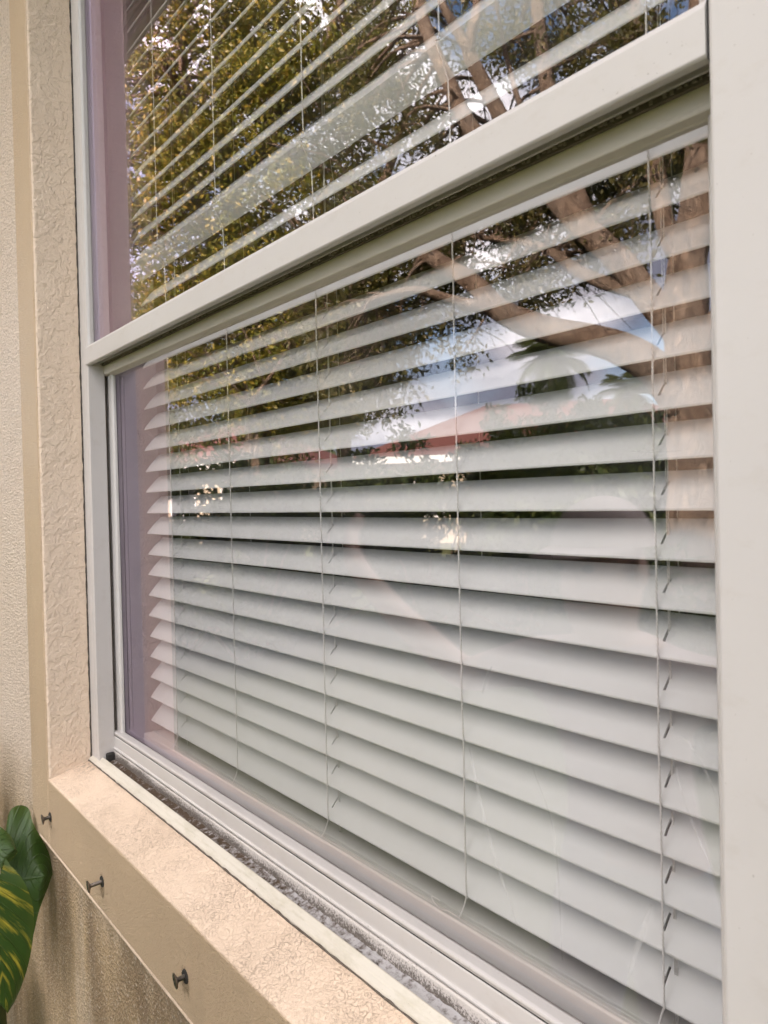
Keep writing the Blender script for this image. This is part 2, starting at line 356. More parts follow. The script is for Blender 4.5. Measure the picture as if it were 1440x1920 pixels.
M_LEAF_OAK = leaf_mat('leaf_olive', [(0, (0.09, 0.105, 0.014)), (0.4, (0.18, 0.18, 0.022)), (0.75, (0.31, 0.25, 0.032)), (1.0, (0.46, 0.31, 0.05))])
M_LEAF_FIC = leaf_mat('leaf_ficus', [(0, (0.045, 0.052, 0.013)), (0.6, (0.11, 0.10, 0.028)), (1.0, (0.22, 0.165, 0.05))])
M_LEAF_SHRUB = leaf_mat('leaf_shrub', [(0, (0.02, 0.035, 0.012)), (0.7, (0.05, 0.08, 0.02)), (1.0, (0.11, 0.13, 0.04))])
M_LEAF_PALM = leaf_mat('leaf_palm', [(0, (0.03, 0.05, 0.02)), (1.0, (0.08, 0.10, 0.035))])
k = Mat('lawn', 0.9, 0.1); k.color(k.mix(k.noise(1.1, 6, 0.7), (0.05, 0.062, 0.022), (0.115, 0.12, 0.045))); M_LAWN = k.m

# ------------------------------------------------------------------ terrain
g = new_mesh('ground', [(-300, -300, 0), (300, -300, 0), (300, 300, 0), (-300, 300, 0)], [(0, 1, 2, 3)], M_LAWN)
tag(g, kind='structure')

# ------------------------------------------------------------------ the house round the window (all z below are eye-relative, +EYE)
E = EYE
X0, X1 = -1.65, -0.10                     # opening between the two reveals
YB, YW, YF = 0.4125, 0.432, 0.5025        # band face, wall face, window face
ZS, ZH = -0.563, 1.30                     # sill edge and head of the opening
house = empty('house', (-1.0, 0.6, 0), 'beige stucco house wall with a raised smooth band round the window', 'house')
box('wall', -9.0, X0-0.02, YW, YW+0.20, 0, E+1.9, M_WALL, house)
box('wall', X1+0.02, 6.0, YW, YW+0.20, 0, E+1.9, M_WALL, house)
box('wall', X0-0.02, X1+0.02, YW, YW+0.20, 0, E+ZS-0.02, M_WALL, house)
box('wall', X0-0.02, X1+0.02, YW, YW+0.20, E+ZH+0.02, E+1.9, M_WALL, house)
def wobble(bm, amp, scale, axis):
    for v in bm.verts:
        v.co[axis] += amp*mnoise.noise(Vector(v.co)*scale)
def grid_patch(name, O, U, V, nu, nv, mat, parent, disp=0.0, sc=60.0, dirv=None):
    O, U, V = Vector(O), Vector(U), Vector(V); dv = Vector(dirv) if dirv else U.cross(V).normalized()
    vs_ = []; fs = []
    for j in range(nv+1):
        for i in range(nu+1):
            p = O + U*(i/nu) + V*(j/nv)
            e = min(1, min(i, nu-i, j, nv-j)/2.0)
            p = p + dv*(disp*e*mnoise.fractal(p*sc, 0.7, 2.0, 4))
            vs_.append(p)
    for j in range(nv):
        for i in range(nu):
            a = j*(nu+1)+i; fs.append((a, a+1, a+nu+2, a+nu+1))
    return new_mesh(name, vs_, fs, mat, parent, smooth=True)
# raised band: left jamb band (front face), sill band, head band, right band
BW = 0.135
def lumpy(ob, amp, sc):
    me = ob.data
    for v in me.vertices:
        p = v.co
        v.co = p + Vector((mnoise.noise(p*sc), mnoise.noise(p*sc+Vector((9, 3, 1))), mnoise.noise(p*sc+Vector((4, 7, 2)))))*amp
    return ob
def banded(name, x0, x1, y0, y1, z0, z1, mat, bev=0.004):
    return box(name, x0, x1, y0, y1, z0, z1, mat, house, bev, 3)
banded('band_side', X0-BW, X0-0.0035, YB, YW+0.05, E+ZS-0.139, E+ZH, M_BAND)
banded('band_side', X1+0.0035, X1+BW, YB, YW+0.05, E+ZS-0.139, E+ZH, M_BAND)
banded('band_head', X0-BW, X1+BW, YB, YW+0.05, E+ZH+0.0005, E+ZH+BW, M_BAND)
# reveals: a stucco slab on each side of the opening, its face towards the window
bm = bmesh.new(); bm_box(bm, X0-0.06, X0, YB+0.0025, YF+0.06, E+ZS-0.05, E+ZH+0.03, 0.005, 3); obj('reveal', bm, M_REVEAL, house)
bm = bmesh.new(); bm_box(bm, X1, X1+0.06, YB+0.0025, YF+0.06, E+ZS-0.05, E+ZH+0.03, 0.005, 3); obj('reveal', bm, M_REVEAL, house)
bm = bmesh.new(); bm_box(bm, X0, X1, YB+0.0025, YF+0.06, E+ZH, E+ZH+0.06, 0.004, 2); obj('reveal', bm, M_REVEAL, house)
# sill: sloped stucco top, band face below
NS = 90
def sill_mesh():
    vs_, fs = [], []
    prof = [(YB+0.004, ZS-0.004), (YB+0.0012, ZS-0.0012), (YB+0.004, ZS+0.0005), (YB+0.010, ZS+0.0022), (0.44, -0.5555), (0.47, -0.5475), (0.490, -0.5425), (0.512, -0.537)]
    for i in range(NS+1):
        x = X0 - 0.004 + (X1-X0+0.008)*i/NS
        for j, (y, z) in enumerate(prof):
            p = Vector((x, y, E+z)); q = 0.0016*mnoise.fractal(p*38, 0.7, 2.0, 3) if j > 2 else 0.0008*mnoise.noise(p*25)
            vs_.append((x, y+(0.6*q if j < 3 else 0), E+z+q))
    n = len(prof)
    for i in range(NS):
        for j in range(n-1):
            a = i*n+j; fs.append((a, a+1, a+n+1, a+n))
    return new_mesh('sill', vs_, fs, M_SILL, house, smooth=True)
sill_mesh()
bm = bmesh.new()
bm_box(bm, X0-0.0025, X1+0.0025, YB+0.0006, YW+0.06, E+ZS-0.139, E+ZS-0.0008, 0.0028, 3); obj('band_sill', bm, M_BAND, house)
bm = bmesh.new(); bm_box(bm, X0-BW+0.002, X1+BW-0.002, YB+0.0015, YB+0.03, E+ZS-0.1475, E+ZS-0.1395, 0.003, 2); obj('band_edge', bm, M_SILL, house)  # paler strip paints the highlight along the band's lower edge
# eave with soffit, fascia and gutter; the roof behind
box('soffit', -9, 6, -0.02, YW+0.06, E+1.875, E+1.89, M_SOFFIT, house)
box('fascia', -9, 6, -0.03, -0.01, E+1.83, E+2.05, M_SOFFIT, house, 0.004)
gp = [(-0.032, 1.86), (-0.032, 1.83), (-0.055, 1.805), (-0.10, 1.81), (-0.125, 1.86), (-0.125, 1.93), (-0.15, 1.955), (-0.15, 1.965), (-0.118, 1.962), (-0.118, 1.88), (-0.095, 1.825), (-0.06, 1.82), (-0.04, 1.84), (-0.04, 1.86)]
extrude_x('gutter', [(a, E+b) for a, b in gp], -9, 6, M_GUTTER, house, 0.004)
new_mesh('roof', [(-9.2, -0.12, E+1.97), (6.2, -0.12, E+1.97), (6.2, 4.5, E+4.0), (-9.2, 4.5, E+4.0), (6.2, 9.3, E+1.97), (-9.2, 9.3, E+1.97),
                  (-9.2, -0.12, E+2.07), (6.2, -0.12, E+2.07), (6.2, 4.5, E+4.1), (-9.2, 4.5, E+4.1), (6.2, 9.3, E+2.07), (-9.2, 9.3, E+2.07)],
         [(0, 1, 2, 3), (3, 2, 4, 5), (6, 9, 8, 7), (9, 11, 10, 8), (0, 6, 7, 1), (4, 10, 11, 5), (0, 3, 9, 6), (3, 5, 11, 9), (1, 7, 8, 2), (2, 8, 10, 4)], M_ROOF, house)
box('back_wall', -9, 6, 8.9, 9.1, 0, E+1.95, M_WALL, house)
for xa in (-8.98, 5.78):
    box('side_wall', xa, xa+0.2, YW+0.2, 8.9, 0, E+1.95, M_WALL, house)
    new_mesh('gable', [(xa+0.1, 0.6, E+1.95), (xa+0.1, 8.9, E+1.95), (xa+0.1, 4.6, E+3.95), (xa+0.15, 0.6, E+1.95), (xa+0.15, 8.9, E+1.95), (xa+0.15, 4.6, E+3.95)],
             [(0, 1, 2), (3, 5, 4), (0, 3, 4, 1), (1, 4, 5, 2), (2, 5, 3, 0)], M_WALL, house)
# the room behind the blind
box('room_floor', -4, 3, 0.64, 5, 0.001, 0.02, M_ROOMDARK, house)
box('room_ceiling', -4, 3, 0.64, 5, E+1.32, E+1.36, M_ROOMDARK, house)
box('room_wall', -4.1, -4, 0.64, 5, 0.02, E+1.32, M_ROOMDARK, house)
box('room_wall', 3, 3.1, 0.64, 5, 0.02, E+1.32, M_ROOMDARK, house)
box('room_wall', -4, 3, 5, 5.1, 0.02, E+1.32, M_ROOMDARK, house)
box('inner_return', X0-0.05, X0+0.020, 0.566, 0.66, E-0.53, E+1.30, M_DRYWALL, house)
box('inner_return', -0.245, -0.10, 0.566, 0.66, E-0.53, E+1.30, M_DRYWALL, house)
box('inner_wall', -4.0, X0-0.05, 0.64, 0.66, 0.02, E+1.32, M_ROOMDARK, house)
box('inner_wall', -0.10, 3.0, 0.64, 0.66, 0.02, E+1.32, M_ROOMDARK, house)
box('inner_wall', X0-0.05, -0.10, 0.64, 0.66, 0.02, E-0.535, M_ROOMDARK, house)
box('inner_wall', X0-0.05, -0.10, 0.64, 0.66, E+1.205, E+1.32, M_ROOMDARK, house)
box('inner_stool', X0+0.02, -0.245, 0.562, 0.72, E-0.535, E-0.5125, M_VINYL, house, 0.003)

# ------------------------------------------------------------------ the window
win = empty('window', (-0.95, 0.53, E-0.55), 'white vinyl single-hung window with two panes in the stucco opening', 'window')
XL, XR = -1.600, -0.2565                  # clear opening of the frame
ZT = 1.19
def J(l): return [(a, b) for a, b in l]
# left jamb: face, return, sash track, parting ridge
pts_ = [(X0+0.0008+0.0007*mnoise.noise(Vector((0, 5, z_*30))), YF-0.0012+0.0012*mnoise.noise(Vector((3, 0, z_*45))), z_) for z_ in np.linspace(E-0.541, E+ZT+0.04, 500)]
tubes('caulk_bead', [(pts_, [0.0017+0.0010*mnoise.noise(Vector((8, 2, p_[2]*70))) for p_ in pts_])], M_CAULKD, win, 6)
extrude_z('jamb', J([(X0+0.0015, YF), (-1.6165, YF), (-1.6155, YF+0.0014), (-1.6135, YF+0.0014), (-1.6125, YF-0.0005), (XL, YF-0.0005), (XL, YF+0.0325), (-1.6035, YF+0.0328), (-1.6035, YF+0.0345), (-1.650, YF+0.0345), (-1.650, YF+0.063), (X0+0.0015, YF+0.063)]), E-0.540, E+ZT, M_VINYL, win, 0.0009, 2)
box('track_gap_shade', X0+0.012, -1.6120, YF+0.0346, YF+0.0400, E-0.535, E+ZT, M_SEAL, win)  # brown filler stands in for the shadow in the pocket beside the stile
box('head', X0+0.002, -0.15, YF+0.001, 0.60, E+ZT, E+ZT+0.11, M_VINYL, win, 0.002)
# upper fixed light: glazing stop each side, inner stile seen through the glass, pane, meeting rail
extrude_z('glazing_stop', J([(XL-0.002, YF+0.001), (XL+0.0015, YF-0.0008), (XL+0.0045, YF+0.004), (XL+0.0045, 0.5145), (XL-0.002, 0.5145)]), E+0.338, E+ZT, M_VINYL, win, 0.0006, 1)
box('inner_stile', XL-0.030, XL+0.002, 0.5215, 0.5480, E+0.30, E+ZT, M_VINYL, win, 0.001)
box('sash_latch', XL+0.002, XL+0.0045, 0.526, 0.5315, E+0.405, E+0.447, M_RAILGREY, win, 0.0008)
box('inner_stile', XR+0.001, XR+0.03, 0.5215, 0.5480, E+0.30, E+ZT, M_VINYL, win, 0.001)
extrude_z('glazing_stop', J([(XR+0.006, YF+0.001), (XR-0.0035, YF+0.001), (XR-0.012, YF+0.006), (XR-0.012, 0.5145), (XR+0.006, 0.5145)]), E+0.338, E+ZT, M_VINYL, win, 0.0006, 1)
upane = box('pane', XL-0.006, XR+0.006, 0.5150, 0.5190, E+0.322, E+ZT+0.004, M_GLASS, win)
rail = [(0.5005, 0.2985), (0.4985, 0.3005), (0.4985, 0.3330), (0.5010, 0.3380), (0.5120, 0.3440), (0.5146, 0.3445), (0.5146, 0.3180), (0.5190, 0.3180), (0.5190, 0.3300), (0.5320, 0.3300), (0.5320, 0.3045), (0.5290, 0.3045), (0.5290, 0.3070), (0.5250, 0.3070), (0.5250, 0.3025), (0.5225, 0.3025), (0.5225, 0.3080), (0.5085, 0.3080), (0.5085, 0.2985)]
extrude_x('meeting_rail', [(a, E+b) for a, b in rail], -1.6065, XR-0.0025, M_VINYL, win, 0.0008, 2)
box('rail_end_gap', XR-0.0025, XR+0.001, 0.501, 0.53, E+0.298, E+0.345, M_DARK, win)
# brush seal: a dark backing and short tufts
def brush(name, y0, y1, z0, z1, step, seed):
    r_ = random.Random(seed); bm = bmesh.new(); x = XL+0.01
    while x < XR-0.004:
        wd = step*r_.uniform(0.35, 0.75); dz = r_.uniform(-0.0012, 0.0008); gap = r_.random() < 0.14
        if not gap: bm_box(bm, x, x+wd, y0+r_.uniform(0, 0.001), y1, z0+dz, z1)
        x += step
    o = obj(name, bm, M_TUFT, win); o['kind'] = 'stuff'; return o
box('seal_backing', XL-0.004, XR, 0.5292, 0.5335, E+0.2995, E+0.3095, M_SEAL, win)
brush('brush_seal', 0.5270, 0.5292, E+0.3018, E+0.3060, 0.0058, 3)
# lower sash
YG0, YG1 = 0.5520, 0.5560
extrude_x('top_rail', [(a, E+b) for a, b in [(0.5345, 0.3085), (0.5345, 0.2830), (0.5352, 0.2815), (0.5440, 0.2800), (0.5450, 0.2790), (0.5518, 0.2790), (0.5518, 0.3085)]], -1.612, XR+0.012, M_GRIMY, win, 0.0007, 2)
extrude_z('stile', J([(-1.6455, 0.5440), (-1.6105, 0.5440), (-1.6095, 0.5450), (-1.6075, 0.5450), (-1.6065, 0.5435), (-1.5840, 0.5435), (-1.5800, 0.5465), (-1.5795, 0.5515), (-1.6455, 0.5515)]), E-0.4800, E+0.2800, M_VINYL, win, 0.0007, 2)
extrude_z('stile', J([(XR-0.0260, 0.5515), (XR-0.0255, 0.5440), (XR-0.0225, 0.5400), (XR+0.035, 0.5400), (XR+0.035, 0.5515)]), E-0.4800, E+0.2800, M_VINYL, win, 0.0007, 2)
lpane = box('pane', -1.615, XR+0.02, YG0, YG1, E-0.4850, E+0.2900, M_GLASS, win)
# bottom rail: bead on top, a hair joint, flat face, drip ridge
extrude_x('bottom_rail_bead', [(a, E+b) for a, b in [(0.5368, -0.4835), (0.5350, -0.4805), (0.5356, -0.4780), (0.5385, -0.4768), (0.5500, -0.4764), (0.5514, -0.4768), (0.5514, -0.4850), (0.5368, -0.4850)]], -1.612, XR+0.03, M_VINYL, win, 0.0009, 3)
extrude_x('bottom_rail', [(a, E+b) for a, b in [(0.5350, -0.4858), (0.5345, -0.4870), (0.5345, -0.5065), (0.5340, -0.5085), (0.5320, -0.5095), (0.5320, -0.5120), (0.5338, -0.5132), (0.5400, -0.5132), (0.5600, -0.5132), (0.5600, -0.4858)]], -1.618, XR+0.03, M_VINYL, win, 0.0006, 2)
box('bottom_rail_seam', -1.616, XR+0.03, 0.5363, 0.55, E-0.4859, E-0.4849, M_DARK, win)
box('drip_shadow_gap', -1.618, XR+0.03, 0.5365, 0.55, E-0.5160, E-0.5131, M_DARK, win)
extrude_x('sash_leg', [(a, E+b) for a, b in [(0.5335, -0.5158), (0.5322, -0.5175), (0.5318, -0.5300), (0.5300, -0.5385), (0.5270, -0.5440), (0.5500, -0.5440), (0.5500, -0.5158)]], -1.610, XR+0.03, M_MILDEW, win, 0.0009, 2)
# frame sill: outer lip and the dirty track
extrude_x('sill_lip', [(a, E+b) for a, b in [(0.4960, -0.5480), (0.4955, -0.5378), (0.4970, -0.5350), (0.5015, -0.5322), (0.5030, -0.5300), (0.5095, -0.5258), (0.5113, -0.5262), (0.5115, -0.5480)]], X0+0.003, XR+0.03, M_LIP_V, win, 0.0006, 2)
def dirt_strip():
    vs_, fs = [], []; prof = [0.5113, 0.515, 0.519, 0.5235, 0.5312]; nn = 400
    for i in range(nn+1):
        x = -1.60 + (XR+0.03+1.60)*i/nn
        for j, y in enumerate(prof):
            p = Vector((x, y, 0)); vs_.append((x, y, E-0.5345+0.0020*mnoise.fractal(p*120, 0.8, 2, 4)+(0.0022 if j in (0, 4) else 0)))
    n = len(prof)
    for i in range(nn):
        for j in range(n-1):
            a = i*n+j; fs.append((a, a+1, a+n+1, a+n))
    return new_mesh('track_floor', vs_, fs, M_TRACK, win, smooth=True)
dirt_strip()
box('jamb_crease', -1.6152, -1.6138, YF+0.0006, YF+0.0016, E-0.535, E+ZT, M_SEAL, win)
box('stile_crease', -1.6094, -1.6076, 0.5436, 0.5452, E-0.478, E+0.279, M_SEAL, win)
box('track_plug', -1.604, -1.590, 0.5160, 0.5330, E-0.546, E-0.518, M_DARK, win, 0.003)
# beaded, dirty caulk between lip and stucco
def caulk_line():
    r_ = random.Random(4); pts = []; rad = []
    n = 420
    for i in range(n+1):
        x = X0+0.002+(XR-X0)*i/n; q = mnoise.noise(Vector((x*60, 0, 0))); q2 = mnoise.noise(Vector((x*14, 3, 0)))
        pts.append((x, 0.4948+0.0016*q2, E-0.5398+0.0012*q)); rad.append(0.0013+0.0009*q)
    return tubes('caulk_bead', [(pts, rad)], M_CAULK, win, 6)
caulk_line()
# broad mullion at the right
bm = bmesh.new(); bm_box(bm, XR, -0.10, 0.4965, 0.600, E-0.548, E+ZT+0.02, 0.0035, 3); obj('mullion', bm, M_VINYL, win)
# smears left on the lower pane by wiping
def smear(pts, wd):
    P = [Vector((a, 0, b)) for a, b in pts]; P = spline(P, 8); V, F = [], []
    for i, p in enumerate(P):
        t_ = (P[min(i+1, len(P)-1)]-P[max(i-1, 0)]).normalized(); nrm = Vector((-t_.z, 0, t_.x)); ww = wd*(0.35+0.65*math.sin(math.pi*(i+0.7)/(len(P)+0.6)))
        for s_ in (-1, 1): V.append((p.x+nrm.x*ww*s_, YG0-0.0004, p.z+nrm.z*ww*s_))
    F = [(2*i, 2*i+1, 2*i+3, 2*i+2) for i in range(len(P)-1)]
    o = new_mesh('smear', V, F, M_SMEAR, lpane)
def on_pane(px, py):
    d = ray(px, py); q = d*(0.552/d.y); return (q.x, q.z+E)
for path, wd in (([(1222, 1695), (1200, 1760), (1178, 1838)], 0.0028), ([(1268, 1382), (1290, 1390), (1320, 1440), (1342, 1490)], 0.0013),
                 ([(1262, 1420), (1290, 1520), (1341, 1640)], 0.0012), ([(922, 1250), (912, 1275), (905, 1300)], 0.002),
                 ([(880, 1400), (915, 1560), (970, 1735)], 0.0022), ([(1000, 1440), (1040, 1570), (1055, 1800)], 0.0012), ([(1185, 846), (1230, 848), (1275, 845)], 0.0009)):
    smear([on_pane(*p) for p in path], wd)

# ------------------------------------------------------------------ the blind
blind = empty('window_blind', (-0.92, 0.628, E-0.5125), 'off-white horizontal slat blind hanging behind the glass', 'blind')
PITCH_S, WID, TH = 0.0445, 0.050, 0.0028
SX0, SX1 = -1.577, -0.268; SC = (SX0+SX1)/2
LADX = [-1.440, -1.184, -0.904, -0.620, -0.3695]; SLOTX = [-1.440, -0.904, -0.3695]
def slat_mesh(name, sag, seed):
    xs = [SX0]
    for c_ in SLOTX: xs += [c_-0.0013, c_+0.0013]
    for kx in range(1, 12): xs.append(SX0+(SX1-SX0)*kx/12)
    xs.append(SX1); xs = sorted(xs)
    ws = [-WID/2, -WID/2+0.0012, -0.017, -0.0085, 0.0, 0.0085, 0.017, WID/2-0.0012, WID/2]
    def hgt(u): return 0.0016*(1-(2*u/WID)**2)
    def dx(x): return sag*math.sin((x-SX0)/(SX1-SX0)*math.pi*(3 if seed % 2 else 2)+seed)
    V, F = [], []; nx, nw = len(xs), len(ws)
    for side in (1, -1):
        for x in xs:
            for u in ws:
                edge = TH/2*(0.25 if abs(u) == WID/2 else 1)
                V.append((x-SC, u, hgt(u)+side*edge+dx(x)))
    def idx(s, i, j): return s*nx*nw+i*nw+j
    def hole(i, j):
        xm = (xs[i]+xs[i+1])/2; um = (ws[j]+ws[j+1])/2
        return abs(um) < 0.009 and any(abs(xm-c_) < 0.0013 for c_ in SLOTX)
    for i in range(nx-1):
        for j in range(nw-1):
            if hole(i, j): continue
            F.append((idx(0, i, j), idx(0, i+1, j), idx(0, i+1, j+1), idx(0, i, j+1)))
            F.append((idx(1, i, j), idx(1, i, j+1), idx(1, i+1, j+1), idx(1, i+1, j)))
            for (di, dj, a, b) in ((-1, 0, (i, j), (i, j+1)), (1, 0, (i+1, j), (i+1, j+1)), (0, -1, (i, j), (i+1, j)), (0, 1, (i, j+1), (i+1, j+1))):
                ii, jj = i+di, j+dj
                if not (0 <= ii < nx-1 and 0 <= jj < nw-1) or hole(ii, jj):
                    F.append((idx(0, *a), idx(0, *b), idx(1, *b), idx(1, *a)))
    me = bpy.data.meshes.new(name); me.from_pydata(V, [], F); me.update()
    bm = bmesh.new(); bm.from_mesh(me); bmesh.ops.recalc_face_normals(bm, faces=bm.faces); bm.to_mesh(me); bm.free()
    me.shade_smooth(); me.materials.append(M_SLAT)
    me.set_sharp_from_angle(angle=math.radians(35))
    return me
slat_meshes = [slat_mesh('slat', a, i) for i, a in enumerate((0.0007, -0.0009, 0.0012, -0.0006, 0.0004))]
TILT = math.radians(47.0); STRAY = 11
r_ = random.Random(12)
edge_pos = {}
for n_ in range(-10, 26):
    o = bpy.data.objects.new('slat', slat_meshes[r_.randrange(5)]); link(o, blind)
    zf = -0.0134 + PITCH_S*n_; yf = 0.610 if n_ < STRAY else 0.5955
    if n_ == -10: zf -= 0.006
    tl = TILT + math.radians(r_.gauss(0, 0.9) + (max(0, min(10, n_))*0.5 if n_ < STRAY else 7.0))
    if n_ == STRAY:
        tl = math.radians(123.0); yf, zf = 0.6115, 0.4845; o.scale = (1, 0.8, 1)
    hw_ = WID/2*(0.8 if n_ == STRAY else 1); yc = yf + hw_*math.cos(tl); zc = zf + hw_*math.sin(tl)
    o.location = (SC + r_.uniform(-0.0015, 0.0015) - 0.006*max(0, -n_-6)/4, yc, E+zc); o.rotation_euler = (tl, math.radians(r_.gauss(0, 0.02)), 0)
    edge_pos[n_] = (yf, zf)
# bottom rail with three grooves near its outer edge
br = [(0.5935, -0.5118), (0.5930, -0.4890), (0.5942, -0.4872)]
yy = 0.5952
for q in range(3):
    br += [(yy, -0.4870), (yy+0.0008, -0.4915), (yy+0.0030, -0.4915), (yy+0.0036, -0.4870)]; yy += 0.0056
br += [(0.6140, -0.4866), (0.6410, -0.4874), (0.6430, -0.4890), (0.6430, -0.5118)]
extrude_x('bottom_rail', [(a, E+b) for a, b in br], SX0-0.006, SX1, M_RAILGREY, blind, 0.0004, 1)
box('head_rail', SX0-0.01, SX1+0.008, 0.600, 0.655, E+1.140, E+1.190, M_RAILGREY, blind, 0.002)
# ladder cords front and back, rungs under the slats, lift cords through the slots
for i, X in enumerate(LADX):
    pts = []
    for n_ in range(25, -11, -1):
        yf, zf = edge_pos[n_]
        if n_ == STRAY:
            pts += [(X, 0.5868, E+0.5195), (X, 0.6062, E+0.4830)]
        else:
            pts.append((X+random.uniform(-0.0006, 0.0006), yf-0.0022, E+zf+0.002))
    last = pts[-1]
    pts += [(X-0.002, 0.6065, E-0.4715), (X-0.003, 0.6030, E-0.4805), (X-0.004, 0.5985, E-0.4868)]
    full = []
    for a, b in zip(pts[:-1], pts[1:]):
        a, b = Vector(a), Vector(b)
        full += [a, a.lerp(b, 0.5)]
    full.append(Vector(pts[-1]))
    rr = 0.0010 if X > -0.7 else 0.00095
    tubes('ladder_cord', [(full, [rr]*len(full))], M_CORD, blind, 6)
    bp_ = []
    for n_ in range(25, -11, -1):
        yf, zf = edge_pos[n_]
        if n_ != STRAY: bp_.append((X, yf+WID*math.cos(TILT)+0.0015, E+zf+WID*math.sin(TILT)-0.001))
    tubes('ladder_cord', [(bp_, [0.00065]*len(bp_))], M_CORD, blind, 5)
    rungs = []
    for n_ in range(-10, 26):
        yf, zf = edge_pos[n_]
        if n_ == STRAY: continue
        rungs.append(([(X, yf-0.0015, E+zf-0.0012), (X, yf+0.0357, E+zf+0.0322)], [0.0005, 0.0005]))
    tubes('ladder_rung', rungs, M_CORD, blind, 4)['kind'] = 'stuff'
for X in SLOTX:
    for dx_ in (-0.0004, 0.0022):
        tubes('lift_cord', [([(X+dx_, 0.6275, E+1.14), (X+dx_, 0.6270, E+0.3), (X+dx_*0.4, 0.6275, E-0.3), (X+dx_, 0.6280, E-0.487)], [0.0006]*4)], M_CORD, blind, 5)
# a loose end of cord lying on the bottom rail under the fourth ladder
tubes('cord_end', [(spline([(-0.6245, 0.5985, E-0.4855), (-0.640, 0.5965, E-0.4835), (-0.652, 0.5960, E-0.4862), (-0.6655, 0.5975, E-0.4835), (-0.672, 0.6000, E-0.4800), (-0.660, 0.6025, E-0.4815)], 6), [0.0007]*31)], M_CORD, blind, 6)

# ------------------------------------------------------------------ screws left in the sill band
def screw(loc, out_len, ang, label):
    s_ = empty('screw', loc, label, 'screw', 'screws sticking out of the sill band')
    d = Vector((math.sin(ang)*0.25, -1, -0.12)).normalized(); P = Vector(loc)
    V, F = tube_data([P+Vector((0, 0.0005, 0)), P+Vector((0, -0.0010, 0))], [0.0098, 0.0088], 18); new_mesh('anchor', V, F, M_DARK, s_)
    rs = random.Random(int(-loc[0]*1000)); ring = [(P.x+math.cos(a_)*0.0135*rs.uniform(0.75, 1.2), YB-0.0001, P.z+math.sin(a_)*0.0135*rs.uniform(0.75, 1.2)-(0.020*rs.uniform(0.4, 1) if math.sin(a_) < -0.5 else 0)) for a_ in np.linspace(0, 2*math.pi, 22)[:-1]]
    new_mesh('rust_stain', ring, [tuple(range(len(ring)))], M_RUST, s_)
    pts, rad = [], []
    for i in range(19):
        t_ = i/18; pts.append(P + d*(out_len*t_)); rad.append(0.0032+0.0005*(i % 2))
    V, F = tube_data(pts, rad, 10); new_mesh('shank', V, F, M_SCREW, s_)
    H = P+d*out_len
    V, F = tube_data([H-d*0.0030, H-d*0.0004, H+d*0.0014, H+d*0.0022], [0.0036, 0.0100, 0.0106, 0.0088], 22); new_mesh('head', V, F, M_SCREW, s_)
    a = d.cross(Vector((0.3, 0, 1))).normalized(); b = d.cross(a); bm = bmesh.new()
    for u_, v_ in ((a, b), (b, a)):
        c0 = H+d*0.00215; q = [bm.verts.new(c0+u_*sx*0.0062+v_*sy*0.0012+d*sz) for sz in (0, 0.0003) for sx, sy in ((-1, -1), (1, -1), (1, 1), (-1, 1))]
        for fc in ((3, 2, 1, 0), (4, 5, 6, 7), (0, 1, 5, 4), (1, 2, 6, 5), (2, 3, 7, 6), (3, 0, 4, 7)): bm.faces.new([q[i] for i in fc])
    obj('recess', bm, M_DARK, s_)
screw((-1.6416, YB, E-0.6376), 0.014, -0.6, 'smallest, farthest screw at the left end of the tan sill band, beside the green leaves')
screw((-1.3191, YB, E-0.6481), 0.022, -0.6, 'middle of the three screws in the tan sill band, with the longest bare shank')
screw((-0.9739, YB, E-0.6465), 0.013, -0.7, 'nearest and largest of the three screws in the tan sill band, showing its round head')

# ------------------------------------------------------------------ broad-leaved climber at the lower left
k = Mat('climber_leaf', 0.40, 0.4)
uv = N(k.t, 'ShaderNodeAttribute', attribute_name='leafuv'); s = N(k.t, 'ShaderNodeSeparateXYZ'); k.L(uv.outputs['Vector'], s.inputs[0])
u_, v_, var_ = s.outputs[0], s.outputs[1], s.outputs[2]
au = k.math('ABSOLUTE', u_)
ph = k.math('ADD', k.math('MULTIPLY', v_, 8.0), k.math('MULTIPLY', au, -3.2)); fr = k.math('FRACT', ph); vein = k.math('ABSOLUTE', k.math('SUBTRACT', fr, 0.5))
veinl = k.ramp(vein, 0.0, 0.09, (1, 1, 1, 1), (0, 0, 0, 1)); mid = k.ramp(au, 0.0, 0.035, (1, 1, 1, 1), (0, 0, 0, 1))
vv = N(k.t, 'ShaderNodeCombineXYZ'); k.L(k.math('MULTIPLY', au, 0.7), vv.inputs[0]); k.L(k.math('MULTIPLY', ph, 1.1), vv.inputs[1])
yl = k.ramp(k.noise(0.80, 5, 0.62, vec=vv.outputs[0]), 0.52, 0.64); yl = k.math('MULTIPLY', yl, var_)
base = k.mix(k.noise(16, 4), (0.022, 0.055, 0.010), (0.050, 0.10, 0.018)); rim = k.ramp(au, 0.80, 1.0)
base = k.mix(k.math('MULTIPLY', rim, 0.6), base, (0.07, 0.11, 0.02)); base = k.mix(k.math('MULTIPLY', k.math('MAXIMUM', veinl, mid), 0.14), base, (0.08, 0.12, 0.03))
base = k.mix(yl, base, (0.50, 0.42, 0.05)); k.color(base)
k.bump(k.math('ADD', k.math('MULTIPLY', k.math('MAXIMUM', veinl, mid), -1), k.noise(40, 3)), 0.0016, 0.7)
tl = N(k.t, 'ShaderNodeBsdfTranslucent'); k.L(k.mix(0.4, base, (0.12, 0.2, 0.02)), tl.inputs['Color']); ms = N(k.t, 'ShaderNodeMixShader'); ms.inputs[0].default_value = 0.18
k.L(k.b.outputs[0], ms.inputs[1]); k.L(tl.outputs[0], ms.inputs[2]); k.L(ms.outputs[0], k.o.inputs[0]); M_CLIMB = k.m
